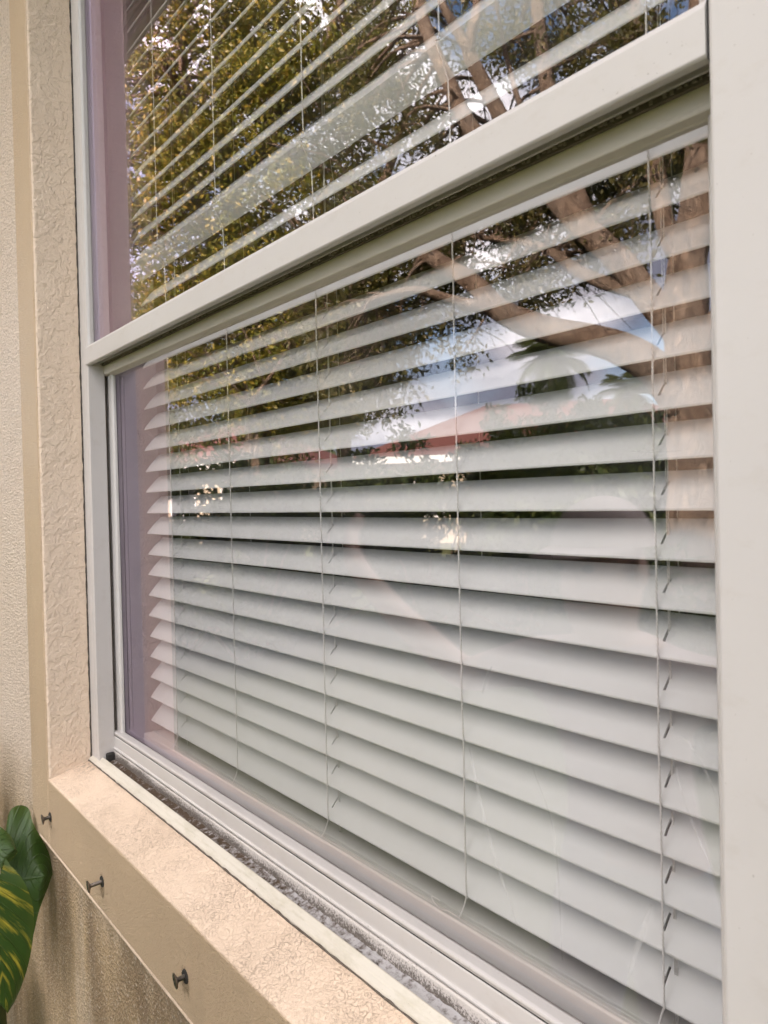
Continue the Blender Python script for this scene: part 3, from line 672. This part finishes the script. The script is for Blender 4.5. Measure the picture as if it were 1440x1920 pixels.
plant = empty('climbing_plant', (-1.92, 0.36, 0), 'broad-leaved green climbing plant against the stucco wall, one leaf streaked yellow', 'plant')
stem_pts = spline([(-1.92, 0.36, 0.0), (-1.95, 0.37, 0.30), (-1.92, 0.36, 0.55), (-1.96, 0.37, 0.75), (-1.98, 0.37, 0.95)], 6)
tubes('stem', [(stem_pts, [0.011-0.004*i/len(stem_pts) for i in range(len(stem_pts))])], mat_plain('stem_green', (0.10, 0.12, 0.04), 0.6), plant, 8)
M_PET = mat_plain('petiole_green', (0.09, 0.14, 0.04), 0.5)
def big_leaf(base_, tipdir, normal, length, width, var=0.0, curl=0.22, fold=0.25, seed=0, label=None):
    tp = Vector(tipdir).normalized(); nm = Vector(normal); nm = (nm - tp*nm.dot(tp)).normalized(); sd_ = tp.cross(nm)
    nu, nv = 20, 26; V, F, A = [], [], []
    for j in range(nv+1):
        v = j/nv; hw = width/2*(max(0.0, math.sin(math.pi*min(1, v**0.62)))**0.75)*(1.0 if v < 0.97 else 0.8)
        if j == 0: hw = width*0.20
        for i in range(nu+1):
            u = -1+2*i/nu
            lobe = -0.17*length*(abs(u)**1.5)*(1-v)**2.5
            wv = 0.035*width*abs(u)**2*math.sin(v*13+u*2+seed)
            y = length*v+lobe; x = u*hw
            zz_ = abs(u)*hw*fold - curl*length*(v**2)*0.8 + wv - 0.10*width*u*u
            V.append(Vector(base_)+tp*y+sd_*x+nm*zz_); A.append((u, v, var))
    for j in range(nv):
        for i in range(nu):
            a = j*(nu+1)+i; F.append((a, a+1, a+nu+2, a+nu+1))
    o = new_mesh('leaf', V, F, M_CLIMB, plant, smooth=True)
    at = o.data.attributes.new('leafuv', 'FLOAT_VECTOR', 'POINT'); at.data.foreach_set('vector', np.array(A, dtype=np.float32).ravel())
    if label: o['label'] = label
    near = min(stem_pts, key=lambda p: (p-Vector(base_)).length)
    tubes('petiole', [(spline([near, near.lerp(Vector(base_), 0.5)+Vector((0, -0.02, 0.03)), Vector(base_)], 6), [0.0035]*13)], M_PET, plant, 6)
def pt(px, py, y):
    d = ray(px, py); q = d*(y/d.y); return Vector((q.x, q.y, q.z+E))
toc = -CF
big_leaf(pt(2, 1655, 0.335), Vector(CR)*0.72+Vector(CU)*0.10, toc*0.85+CU*0.35+CR*0.15, 0.088, 0.30, 0.0, 0.15, 0.10, 1, 'dark green leaf nearest the sill band')
big_leaf(pt(-14, 1662, 0.285), -CU*0.97+CR*0.10, toc*0.85+CU*0.25+CR*0.25, 0.25, 0.125, 1.0, 0.08, 0.12, 2, 'green leaf streaked with yellow')
big_leaf(pt(-42, 1600, 0.29), CR*0.6+CU*0.12, toc*0.7+CU*0.7, 0.070, 0.11, 0.0, 0.25, 0.10, 3)
big_leaf(pt(-70, 1500, 0.33), CR*0.4-CU*0.6, toc*0.8+CU*0.3, 0.11, 0.12, 0.2, 0.2, 0.1, 4)
big_leaf(pt(-80, 1850, 0.30), -CU*0.8-CR*0.4, toc*0.8+CU*0.3, 0.2, 0.16, 0.6, 0.2, 0.1, 5)
big_leaf(Vector((-1.85, 0.33, 0.45)), (-0.3, -0.5, -0.6), (-0.1, -0.9, 0.4), 0.2, 0.17, 0.4, 0.2, 0.1, 6)
big_leaf(Vector((-1.85, 0.31, 0.42)), (0.35, -0.4, -0.7), (0.1, -0.9, 0.4), 0.19, 0.17, 0.2, 0.2, 0.1, 7)

# ------------------------------------------------------------------ what the glass mirrors: trees, palms, shrubs and houses across the garden
def leaves_mesh(name, C, size, mat, parent, seed=0, droop=0.25, aspect=0.42):
    """one small folded leaf of four faces at every point of C"""
    r = np.random.default_rng(seed); n = len(C)
    d = r.normal(size=(n, 3)); d[:, 2] -= droop*1.6; d /= np.linalg.norm(d, axis=1)[:, None]
    a = r.normal(size=(n, 3)); a -= d*np.sum(a*d, 1)[:, None]; a /= np.linalg.norm(a, axis=1)[:, None]; nn = np.cross(d, a)
    Ls = (size*r.uniform(0.65, 1.25, n))[:, None]; W = Ls*aspect
    V = np.stack([C, C+d*Ls*0.5+a*W*0.5+nn*W*0.18, C+d*Ls, C+d*Ls*0.5-a*W*0.5+nn*W*0.18], 1).reshape(-1, 3)
    F = np.zeros((n, 2, 3), dtype=np.int32); b = np.arange(n)*4
    F[:, 0] = np.stack([b, b+1, b+2], 1); F[:, 1] = np.stack([b, b+2, b+3], 1)
    F = F.reshape(-1, 3); me = bpy.data.meshes.new(name)
    me.vertices.add(len(V)); me.vertices.foreach_set('co', V.astype(np.float32).ravel())
    me.loops.add(F.size); me.loops.foreach_set('vertex_index', F.ravel())
    me.polygons.add(len(F)); me.polygons.foreach_set('loop_start', np.arange(0, F.size, 3, dtype=np.int32)); me.polygons.foreach_set('loop_total', np.full(len(F), 3, dtype=np.int32))
    me.update(); me.validate(); me.materials.append(mat)
    return link(bpy.data.objects.new(name, me), parent)
def clump(c, rad, n, r):
    p = r.normal(size=(n, 3)); p /= np.linalg.norm(p, axis=1)[:, None]; p *= (r.uniform(0, 1, n)**0.45)[:, None]*rad
    p[:, 2] *= 0.75
    return p+np.array(c)
class Tree:
    def __init__(self, name, base_, label):
        self.root = empty(name, base_, label, 'tree'); self.chains = []; self.tw = []; self.C = []; self.base = Vector(base_)
    def limb(self, pix, w0, w1, jit=0.05, seed=0):
        """pix: list of (px, py, dist) as mirrored in the glass; w0, w1 radii in metres"""
        P = [seen_in_glass(*p) if not isinstance(p, Vector) else p for p in pix]
        S_ = spline(P, 7); n = len(S_)
        S_ = [p + Vector((mnoise.noise(p*1.7+Vector((seed, 0, 0))), mnoise.noise(p*1.7+Vector((0, seed, 5))), mnoise.noise(p*1.7+Vector((7, 0, seed)))))*jit for p in S_]
        R = [(w0+(w1-w0)*i/(n-1))*(1+0.12*mnoise.noise(S_[i]*4)) for i in range(n)]
        self.chains.append((S_, R)); return S_
    def foliage(self, regions, r, leaves_per, rad):
        for (cx, cy, rx, ry, n, d0, d1) in regions:
            for _ in range(n):
                a = r.uniform(0, 2*math.pi); q = math.sqrt(r.uniform(0, 1))
                c = seen_in_glass(cx+rx*q*math.cos(a), cy+ry*q*math.sin(a), r.uniform(d0, d1))
                if c.z < 0.5: continue
                self.C.append(clump(c, rad*r.uniform(0.7, 1.3), int(leaves_per*r.uniform(0.6, 1.4)), r)); self.tw.append(c)
    def finish(self, leafmat, leafsize, seed, twigs=True):
        allp = [(p, rr) for ch in self.chains for p, rr in zip(*ch)]
        A = np.array([p for p, _ in allp]); r = random.Random(seed); tw = []
        for c in self.tw if twigs else []:
            dd = np.linalg.norm(A-np.array(c), axis=1); i = int(np.argmin(dd)); p = Vector(A[i])
            if dd[i] > 3.4: continue
            mid = p.lerp(c, 0.55)+Vector((r.uniform(-.2, .2), r.uniform(-.2, .2), r.uniform(-.05, .25)))
            P = spline([p, mid, c], 4); r0 = min(allp[i][1]*0.5, 0.022)
            tw.append((P, [r0*(1-0.75*j/(len(P)-1)) for j in range(len(P))]))
            for _ in range(2):
                e = Vector(c)+Vector((r.gauss(0, .3), r.gauss(0, .3), r.gauss(0, .25))); tw.append(([P[-3], P[-3].lerp(e, .5)+Vector((0, 0, .04)), e], [0.006, 0.004, 0.002]))
        for i, ch in enumerate(self.chains): tubes('trunk' if i == 0 else 'limb', [ch], M_BARK, self.root, 12)
        if tw:
            o = tubes('twigs', tw, M_BARK, self.root, 5); o['kind'] = 'stuff'
        o = leaves_mesh('crown', np.concatenate(self.C), leafsize, leafmat, self.root, seed); o['kind'] = 'stuff'

# near spreading tree
r = np.random.default_rng(21)
b0 = seen_in_glass(1303, 960, 6.2); b0.z = 0
T = Tree('spreading_tree', b0, 'large spreading tree with thick sunlit limbs mirrored at the right of the glass')
up = Vector((0, 0, 1))
T.limb([b0+Vector((0.05, 0, -0.2)), b0+Vector((0, 0, 0.7)), (1300, 900, 6.2), (1296, 760, 6.2), (1285, 620, 6.2), (1285, 500, 6.2), (1300, 400, 6.25), (1312, 280, 6.3), (1316, 120, 6.4), (1322, -120, 6.5), (1310, -420, 6.6)], 0.24, 0.07, 0.03, 1)
T.limb([(1280, 760, 6.2), (1225, 700, 6.1), (1150, 655, 6.0), (1060, 628, 6.0), (985, 603, 6.0), (925, 575, 6.0), (890, 535, 6.05), (845, 500, 6.1), (770, 455, 6.2), (680, 420, 6.4)], 0.145, 0.05, 0.04, 2)
T.limb([(930, 582, 6.0), (890, 572, 5.95), (840, 560, 5.9), (770, 545, 5.8), (690, 560, 5.8)], 0.06, 0.02, 0.04, 3)
T.limb([(1280, 640, 6.2), (1228, 575, 6.2), (1180, 512, 6.2), (1125, 455, 6.2), (1075, 408, 6.25), (1035, 370, 6.3), (985, 330, 6.4), (930, 290, 6.5), (885, 235, 6.6), (850, 160, 6.7), (815, 80, 6.8), (795, 20, 6.9), (770, -70, 7.0), (720, -200, 7.1)], 0.12, 0.045, 0.03, 4)
T.limb([(1190, 545, 6.25), (1135, 530, 6.35), (1080, 505, 6.4), (1030, 470, 6.5), (975, 450, 6.6), (900, 440, 6.7), (820, 430, 6.8)], 0.065, 0.02, 0.03, 5)
T.limb([(985, 335, 6.4), (962, 260, 6.3), (935, 200, 6.25), (908, 140, 6.2), (888, 100, 6.2), (890, 70, 6.2), (900, 20, 6.2), (905, -90, 6.3), (940, -220, 6.4)], 0.075, 0.03, 0.02, 6)
T.limb([(889, 104, 6.2), (863, 62, 6.15), (840, 20, 6.1), (824, -20, 6.1), (790, -130, 6.1)], 0.045, 0.02, 0.02, 7)
T.limb([(1270, 470, 6.3), (1240, 400, 6.4), (1228, 320, 6.5), (1215, 200, 6.6), (1200, 60, 6.7), (1185, -120, 6.8)], 0.085, 0.045, 0.03, 8)
T.limb([(1110, 440, 6.25), (1070, 340, 6.35), (1045, 240, 6.4), (1031, 150, 6.5), (1020, 60, 6.5), (1012, -40, 6.6), (990, -220, 6.7)], 0.08, 0.05, 0.02, 9)
T.limb([(1030, 330, 6.4), (1000, 250, 6.5), (978, 185, 6.5), (960, 110, 6.5), (946, 50, 6.5), (925, -40, 6.5)], 0.03, 0.012, 0.04, 10)
T.limb([(1310, 300, 6.3), (1360, 180, 6.0), (1440, 60, 5.8), (1560, -60, 5.8)], 0.08, 0.03, 0.05, 11)
T.limb([(1300, 660, 6.2), (1380, 560, 6.0), (1480, 470, 5.8), (1640, 380, 5.8)], 0.12, 0.04, 0.05, 12)
T.foliage([(1110, 60, 230, 150, 60, 6.4, 7.8), (1130, 320, 190, 90, 34, 6.5, 7.6), (860, 330, 170, 110, 34, 6.5, 7.8), (720, 450, 150, 120, 36, 6.5, 7.8), (760, 120, 120, 150, 22, 6.8, 8.0),
           (1000, -250, 420, 190, 45, 6.6, 8.5), (1500, 100, 170, 300, 30, 6.0, 7.5), (1310, 330, 50, 120, 6, 6.4, 7.2), (670, 630, 110, 130, 44, 6.2, 8.0), (900, 400, 150, 70, 30, 6.7, 7.8), (1010, 330, 120, 60, 24, 6.8, 7.8), (1190, 300, 120, 60, 26, 6.5, 7.6), (780, 500, 90, 70, 20, 6.3, 7.8), (1120, 470, 60, 40, 7, 6.3, 7.0), (960, 500, 60, 40, 6, 6.4, 7.2), (1040, 560, 120, 30, 6, 6.3, 7.0), (830, 620, 60, 60, 8, 6.5, 7.6), (1190, 420, 90, 50, 10, 6.5, 7.4)], r, 140, 0.30)
T.finish(M_LEAF_FIC, 0.062, 5)
# dense tree at the left
r = np.random.default_rng(33)
b1 = seen_in_glass(470, 960, 9.6); b1.z = 0
T = Tree('leafy_tree', b1, 'dense olive-leaved tree filling the left of the mirrored garden')
t0 = [b1+Vector((0, 0, -0.2)), b1+Vector((0.05, 0, 1.0)), (480, 720, 9.6), (470, 560, 9.5), (440, 400, 9.4), (430, 200, 9.4), (420, 0, 9.4), (400, -250, 9.4)]
T.limb(t0, 0.22, 0.05, 0.05, 21)
T.limb([(475, 700, 9.6), (520, 620, 8.6), (600, 520, 8.2), (680, 420, 8.1), (740, 300, 8.2), (780, 180, 8.4)], 0.10, 0.03, 0.05, 22)
T.limb([(470, 560, 9.5), (400, 440, 9.2), (370, 300, 9.0), (350, 150, 8.9), (345, 20, 8.9), (330, -100, 8.9)], 0.09, 0.03, 0.05, 23)
T.limb([(440, 360, 9.4), (530, 240, 8.8), (600, 120, 8.6), (650, -20, 8.6), (690, -180, 8.8)], 0.09, 0.03, 0.05, 24)
T.limb([(478, 720, 9.4), (460, 760, 8.0), (490, 720, 7.8), (520, 680, 7.7), (545, 640, 7.7)], 0.035, 0.015, 0.03, 25)
T.foliage([(400, 130, 170, 200, 105, 7.8, 10.2), (330, 420, 100, 190, 60, 7.8, 10.0), (540, 260, 180, 230, 105, 7.6, 10.4), (620, 80, 180, 130, 60, 7.8, 10.2), (430, 620, 190, 160, 95, 7.6, 10.4), (600, 560, 130, 120, 50, 7.4, 9.8), (560, 730, 140, 90, 40, 8, 10.5), (400, -180, 330, 170, 80, 7.6, 10.6), (90, 250, 130, 300, 60, 8.4, 10.8)], r, 150, 0.40)
T.finish(M_LEAF_OAK, 0.070, 9)
# a farther tree closing the gap behind
r = np.random.default_rng(44)
b2 = seen_in_glass(640, 960, 15); b2.z = 0
T = Tree('far_tree', b2, 'darker tree standing behind the dense olive-leaved one')
T.limb([b2+Vector((0, 0, -0.2)), b2+Vector((0.1, 0, 1.5)), (640, 700, 15), (620, 500, 15), (600, 300, 15)], 0.2, 0.05, 0.06, 31)
T.foliage([(560, 520, 190, 250, 90, 13.5, 16), (620, 740, 110, 90, 36, 13, 15.5), (380, 790, 190, 110, 70, 12, 15), (360, 640, 140, 120, 40, 12.5, 15)], r, 120, 0.6)
T.finish(M_LEAF_FIC, 0.11, 12, twigs=False)

# shrubs along the garden edge
r = np.random.default_rng(55)
def shrub(px, dist, hgt, wid, label, nc=26, seed=1):
    b = seen_in_glass(px, 960, dist); b.z = 0
    s_ = empty('shrub', b, label, 'shrub', 'shrubs along the garden edge'); rr = np.random.default_rng(seed); C = []
    ch = []
    for i in range(nc):
        a = rr.uniform(0, 2*math.pi); q = math.sqrt(rr.uniform(0, 1))*wid/2; zc = rr.uniform(0.15, 1.0)*hgt*(1-0.35*(q/(wid/2))**2)
        c = b+Vector((q*math.cos(a), q*math.sin(a), zc)); C.append(clump(c, 0.26, 130, rr))
        if i % 3 == 0: ch.append(([b+Vector((q*math.cos(a)*.15, q*math.sin(a)*.15, 0)), b.lerp(c, 0.6)+Vector((0, 0, 0.1)), c], [0.018, 0.012, 0.006]))
    o = tubes('stems', ch, M_BARK, s_, 6); o['kind'] = 'stuff'
    o = leaves_mesh('crown', np.concatenate(C), 0.115, M_LEAF_SHRUB, s_, seed, 0.0); o['kind'] = 'stuff'
for i, (px, d_, h_, w_, lb) in enumerate(((330, 8.0, 1.9, 2.2, 'shrub mirrored farthest left, below the olive-leaved tree'), (590, 9.0, 2.25, 2.4, 'shrub mirrored below the lit red roof'),
        (790, 9.0, 2.3, 2.6, 'shrub mirrored left of the pale palm trunk'), (970, 8.6, 2.35, 2.4, 'taller shrub mirrored just left of the palms'),
        (1110, 8.4, 2.45, 2.2, 'shrub mirrored between the palms and the thick trunk'), (1240, 8.2, 2.4, 2.0, 'shrub mirrored right behind the thick trunk'), (1420, 8.0, 2.2, 2.4, 'shrub mirrored to the right of the thick trunk'))):
    shrub(px, d_, h_, w_, lb, 64, 60+i)
shrub(455, 7.4, 2.0, 1.8, 'shrub added before the olive-leaved tree to cover its sunlit trunk', 30, 80)  # added to darken the mirror image of the sunlit trunk behind it
shrub(1290, 5.0, 1.22, 1.1, 'low shrub added in front of the thick trunk to cover its sunlit base', 22, 81)  # this and the next low shrub are added to hide the bright trunk base
shrub(1420, 4.8, 1.25, 1.2, 'low shrub added right of the thick trunk, close to the house', 22, 82)
rr = np.random.default_rng(91); C = []
for i in range(520):
    px_ = rr.uniform(-60, 1700); top = 4.2+1.6*mnoise.noise(Vector((px_*0.012, 0.3, 0)))+(2.2 if px_ < 620 else 0)
    c = seen_in_glass(px_, 960, rr.uniform(40, 47)); c.z = rr.uniform(0.3, 1.0)*top; C.append(clump(c, 1.3, 60, rr))
tag(leaves_mesh('far_wood', np.concatenate(C), 0.42, M_LEAF_SHRUB, None, 92, 0.0, 0.6), 'dark line of distant trees closing the garden', 'trees', kind='stuff')

# palms
def palm(px, py, dist, flen, nf, label, seed):
    c = seen_in_glass(px, py, dist); b = Vector((c.x, c.y, 0)); p = empty('palm_tree', b, label, 'palm tree', 'palms across the garden'); rr = random.Random(seed)
    n = 14; pts = [b.lerp(c, i/n)+Vector((0.05*math.sin(i*0.5), 0, 0)) for i in range(n+1)]
    tubes('trunk', [(pts, [0.15-0.05*i/n+0.008*(i % 2) for i in range(n+1)])], mat_plain('palm_bark', (0.24, 0.20, 0.16), 0.9, 0.3, 12), p, 10)
    for q in range(nf):
        az = q*2.39996+rr.uniform(-.2, .2); el = math.radians(80-125*(q/nf)+rr.uniform(-8, 8)); Lf = flen*rr.uniform(0.85, 1.15)
        P = []; pos = Vector(c); e = el
        for i in range(9):
            P.append(pos.copy()); pos += Vector((math.cos(az)*math.cos(e), math.sin(az)*math.cos(e), math.sin(e)))*Lf/8; e -= 0.17
        V, F = tube_data(P, [0.018*(1-0.8*i/8) for i in range(9)], 5)
        for i in range(1, 9):
            t_ = (P[i]-P[i-1]).normalized(); sd_ = t_.cross(Vector((0, 0, 1))).normalized()
            for kk in range(3):
                o_ = P[i-1].lerp(P[i], kk/3); ll = Lf*0.42*math.sin(math.pi*(0.12+0.80*(i-1+kk/3)/8))
                for s_ in (-1, 1):
                    tip = o_+(sd_*s_*0.9+t_*0.55+Vector((0, 0, -0.35+rr.uniform(-.1, .1))))*ll; k0 = len(V); wv = t_*0.022
                    V += [o_-wv, o_+wv, o_.lerp(tip, 0.5)+wv+Vector((0, 0, 0.02)), tip]; F += [(k0, k0+1, k0+2), (k0, k0+2, k0+3)]
        new_mesh('frond', V, F, M_LEAF_PALM, p)
palm(1035, 672, 19, 1.15, 34, 'tallest palm mirrored between the limbs, left of the thick trunk', 3)
palm(1185, 738, 26, 1.2, 24, 'smaller palm mirrored just left of the thick trunk', 4)

# neighbouring houses
def neighbour(cx_px, dist, eave, ridge, wx, wy, yaw, label):
    c = seen_in_glass(cx_px, 900, dist); c.z = 0; h_ = empty('neighbour_house', c, label, 'house', 'houses across the garden')
    Rm = Matrix.Rotation(yaw, 4, 'Z'); Tm = Matrix.Translation(c) @ Rm
    def put(name, V, F, m_): return new_mesh(name, [Tm @ Vector(v) for v in V], F, m_, h_)
    def bx(name, x0, x1, y0, y1, z0, z1, m_, parent=None):
        V = [(x, y, z) for z in (z0, z1) for x, y in ((x0, y0), (x1, y0), (x1, y1), (x0, y1))]
        return new_mesh(name, [Tm @ Vector(v) for v in V], [(3, 2, 1, 0), (4, 5, 6, 7), (0, 1, 5, 4), (1, 2, 6, 5), (2, 3, 7, 6), (3, 0, 4, 7)], m_, parent or h_)
    a, b, o_ = wx/2, wy/2, 0.5
    bx('wall', -a, a, -b, b, 0, eave, M_CREAM)
    A, B = a+o_, b+o_; rl = A-B
    V = [(-A, -B, eave), (A, -B, eave), (A, B, eave), (-A, B, eave), (-rl, 0, ridge), (rl, 0, ridge)]
    V += [(x, y, z-0.18) for x, y, z in V[:4]]
    put('roof', V, [(0, 1, 5, 4), (1, 2, 5), (2, 3, 4, 5), (3, 0, 4), (0, 6, 7, 1), (1, 7, 8, 2), (2, 8, 9, 3), (3, 9, 6, 0), (6, 9, 8, 7)], M_ROOF)
    bx('fascia', -A-.02, A+.02, B+0.005, B+0.03, eave-0.22, eave+0.02, M_WHITE)
    bx('fascia', -A-.02, A+.02, -B-0.03, -B-0.005, eave-0.22, eave+0.02, M_WHITE)
    for s_ in (-1, 1):
        for wx_ in (-0.34, 0.0, 0.34):
            x = wx_*wx; y = s_*b
            f_ = bx('window', x-.7, x+.7, y-0.06, y+0.06, 0.9, 2.2, M_WHITE)
            for q in (-1, 1): bx('pane', x+q*.33-.29, x+q*.33+.29, y-0.075, y+0.075, 1.0, 2.1, M_HOUSEGLASS, f_)
    d_ = bx('door', -0.2*wx-.45, -0.2*wx+.45, b-0.02, b+0.05, 0, 2.1, M_WOODDOOR)
    return h_
neighbour(1045, 30, 3.05, 5.25, 13.5, 8, math.radians(-38), 'cream house with a long hipped red tile roof mirrored below the limbs')
neighbour(440, 33, 3.1, 4.9, 8, 6, math.radians(-20), 'house with a red roof mirrored low at the left behind the leafy tree')
shrub(1030, 14, 3.75, 3.0, 'tall dark bush mirrored below the palms, in front of the red roof', 120, 83)
shrub(1130, 13, 3.4, 2.4, 'bush mirrored just right of the tall dark one below the palms', 90, 84)

# ------------------------------------------------------------------ the photographer, seen only as a faint mirror image
M_SKIN = mat_plain('skin', (0.42, 0.27, 0.20), 0.5, 0.08, 40); M_SHIRT = mat_plain('shirt_pink', (0.36, 0.27, 0.26), 0.85, 0.06, 30)
M_SHORTS = mat_plain('shorts_grey', (0.30, 0.30, 0.32), 0.85); M_SHOE = mat_plain('shoe_dark', (0.08, 0.08, 0.09), 0.6); M_CAP = mat_plain('cap_pale', (0.42, 0.35, 0.32), 0.8)
M_EYE = mat_plain('eye_dark', (0.03, 0.02, 0.015), 0.2); M_LIP = mat_plain('lip', (0.45, 0.22, 0.18), 0.5)
HX, HY, HZ = -0.82, -0.06, 1.37                 # middle of the head
per = empty('person', (-0.80, -0.12, 0), 'person in a pink shirt and cap, faintly mirrored in the lower pane', 'person')
def person_mesh():
    V, R, Ed = [], [], []
    def add(p, r, prev=None):
        V.append(Vector(p)); R.append(r if isinstance(r, tuple) else (r, r))
        if prev is not None: Ed.append((prev, len(V)-1))
        return len(V)-1
    pel = add((-0.80, -0.12, 0.80), (0.150, 0.105))
    w_ = add((-0.80, -0.115, 0.92), (0.130, 0.095), pel); ch = add((-0.81, -0.10, 1.06), (0.150, 0.105), w_)
    up_ = add((-0.815, -0.09, 1.16), (0.115, 0.085), ch); nk = add((-0.818, -0.075, 1.245), 0.052, up_)
    h1 = add((HX, HY, HZ-0.065), (0.066, 0.078), nk); h2 = add((HX, HY-0.005, HZ), (0.076, 0.095), h1); add((HX, HY-0.01, HZ+0.075), (0.064, 0.078), h2)
    def arm(chain, fingers, fdir, side):
        prev = up_
        for p, r in chain: prev = add(p, r, prev)
        palm = prev; P = V[palm]; f_ = Vector(fdir).normalized(); sd_ = Vector(side).normalized(); nn_ = f_.cross(sd_)
        for i, (off, ln) in enumerate(fingers):
            a = P+f_*0.045+sd_*off; q = add(a, 0.010, palm); q = add(a+f_*ln*0.5+nn_*0.006, 0.0088, q); add(a+f_*ln*0.85+nn_*0.03, 0.0075, q)
        t_ = add(P+f_*0.008-sd_*0.045, 0.0105, palm); add(P+f_*0.04-sd_*0.062+nn_*0.02, 0.009, t_)
    fg = [(-0.027, 0.072), (-0.009, 0.080), (0.009, 0.075), (0.026, 0.058)]
    arm([((-0.99, -0.08, 1.17), (0.060, 0.058)), ((-1.12, -0.10, 1.13), 0.046), ((-1.21, -0.09, 1.10), 0.042), ((-1.31, 0.0, 1.22), 0.036), ((-1.385, 0.06, 1.325), 0.027), ((-1.40, 0.075, 1.36), (0.034, 0.018))], fg, (-0.05, 0.1, 1), (-0.6, -0.8, 0))
    arm([((-0.64, -0.11, 1.17), (0.060, 0.058)), ((-0.50, -0.17, 1.16), 0.046), ((-0.38, -0.22, 1.16), 0.042), ((-0.22, -0.19, 1.26), 0.036), ((-0.085, -0.145, 1.36), 0.027), ((-0.05, -0.125, 1.40), (0.034, 0.018))], fg, (0.25, 0.25, 0.9), (0.75, -0.6, 0))
    for s_ in (-1, 1):
        x = -0.80+s_*0.085
        k_ = add((x, -0.12, 0.72), 0.098, pel); k_ = add((x+s_*0.015, -0.11, 0.60), 0.084, k_); k_ = add((x+s_*0.02, -0.10, 0.42), 0.058, k_)
        k_ = add((x+s_*0.02, -0.125, 0.28), 0.055, k_); k_ = add((x+s_*0.02, -0.13, 0.09), 0.037, k_); k_ = add((x+s_*0.02, -0.12, 0.045), 0.042, k_)
        k_ = add((x+s_*0.03, -0.03, 0.035), (0.042, 0.032), k_); add((x+s_*0.035, 0.045, 0.028), (0.038, 0.024), k_)
    me = bpy.data.meshes.new('body_base'); me.from_pydata([tuple(v) for v in V], Ed, []); o = bpy.data.objects.new('body_base', me); COL.objects.link(o)
    md = o.modifiers.new('skin', 'SKIN'); md.use_smooth_shade = True
    for d_, r in zip(me.skin_vertices[0].data, R): d_.radius = r; d_.use_root = False
    me.skin_vertices[0].data[0].use_root = True
    o.modifiers.new('sub', 'SUBSURF').levels = 2; o.modifiers['sub'].render_levels = 2
    dg = bpy.context.evaluated_depsgraph_get(); ev = o.evaluated_get(dg); m2 = bpy.data.meshes.new_from_object(ev)
    bpy.data.objects.remove(o); m2.name = 'body'
    m2.materials.clear()
    for q in (M_SKIN, M_SHIRT, M_SHORTS, M_SHOE): m2.materials.append(q)
    for f_ in m2.polygons:
        c = f_.center
        if c.z < 0.075: f_.material_index = 3
        elif 0.46 < c.z < 0.86 and abs(c.x+0.80) < 0.3: f_.material_index = 2
        elif 0.86 <= c.z < 1.235 and -1.14 < c.x < -0.48: f_.material_index = 1
        else: f_.material_index = 0
    m2.shade_smooth()
    return link(bpy.data.objects.new('body', m2), per)
person_mesh()
def blob(name, c, r, mat, sub=2):
    bm = bmesh.new(); bmesh.ops.create_icosphere(bm, subdivisions=sub, radius=1)
    for v in bm.verts: v.co = Vector(c)+Vector((v.co.x*r[0], v.co.y*r[1], v.co.z*r[2]))
    return obj(name, bm, mat, per, True)
for s_ in (-1, 1):
    blob('eye', (HX+s_*0.031, HY+0.083, HZ+0.005), (0.012, 0.008, 0.008), M_EYE); blob('ear', (HX+s_*0.078, HY-0.005, HZ-0.005), (0.010, 0.020, 0.032), M_SKIN)
blob('nose', (HX, HY+0.098, HZ-0.025), (0.014, 0.017, 0.024), M_SKIN); blob('mouth', (HX, HY+0.080, HZ-0.065), (0.026, 0.010, 0.008), M_LIP)
bm = bmesh.new(); bmesh.ops.create_uvsphere(bm, u_segments=24, v_segments=14, radius=1)
bmesh.ops.delete(bm, geom=[v for v in bm.verts if v.co.z < -0.02], context='VERTS')
for v in bm.verts: v.co = Vector((HX+v.co.x*0.088, HY-0.008+v.co.y*0.106, HZ+0.040+v.co.z*0.092))
cap = obj('cap', bm, M_CAP, per, True)
V = []; F = []
for i in range(13):
    a = math.pi*i/12; 
    for q in (0, 1): V.append((HX+math.cos(a)*(0.084 if q == 0 else 0.078), HY+0.02+math.sin(a)*(0.06 if q == 0 else 0.155), HZ+0.045-0.016*q))
F = [(2*i, 2*i+1, 2*i+3, 2*i+2) for i in range(12)]
pk = new_mesh('peak', V, F, M_CAP, per, True); sm = pk.modifiers.new('thick', 'SOLIDIFY'); sm.thickness = 0.003
# the phone held out in the right hand
ph = empty('phone', (0, -0.02, EYE-0.06), 'dark phone held out in the hand of the person', 'phone')
def slab(name, u0, u1, v0, v1, w0, w1, mat, bev=0.002):
    bm = bmesh.new(); bm_box(bm, u0, u1, v0, v1, w0, w1, bev)
    for v in bm.verts: v.co = Vector((0, 0, EYE))+CR*v.co.x+CU*v.co.y+CF*v.co.z
    return obj(name, bm, mat, ph)
slab('case', -0.052, 0.022, -0.130, 0.022, -0.020, -0.012, M_DARK, 0.003)
slab('screen', -0.049, 0.019, -0.127, 0.019, -0.0206, -0.0202, M_HOUSEGLASS, 0.0)
slab('lens_ring', -0.012, 0.012, -0.012, 0.012, -0.0118, -0.0095, M_DARK, 0.001)
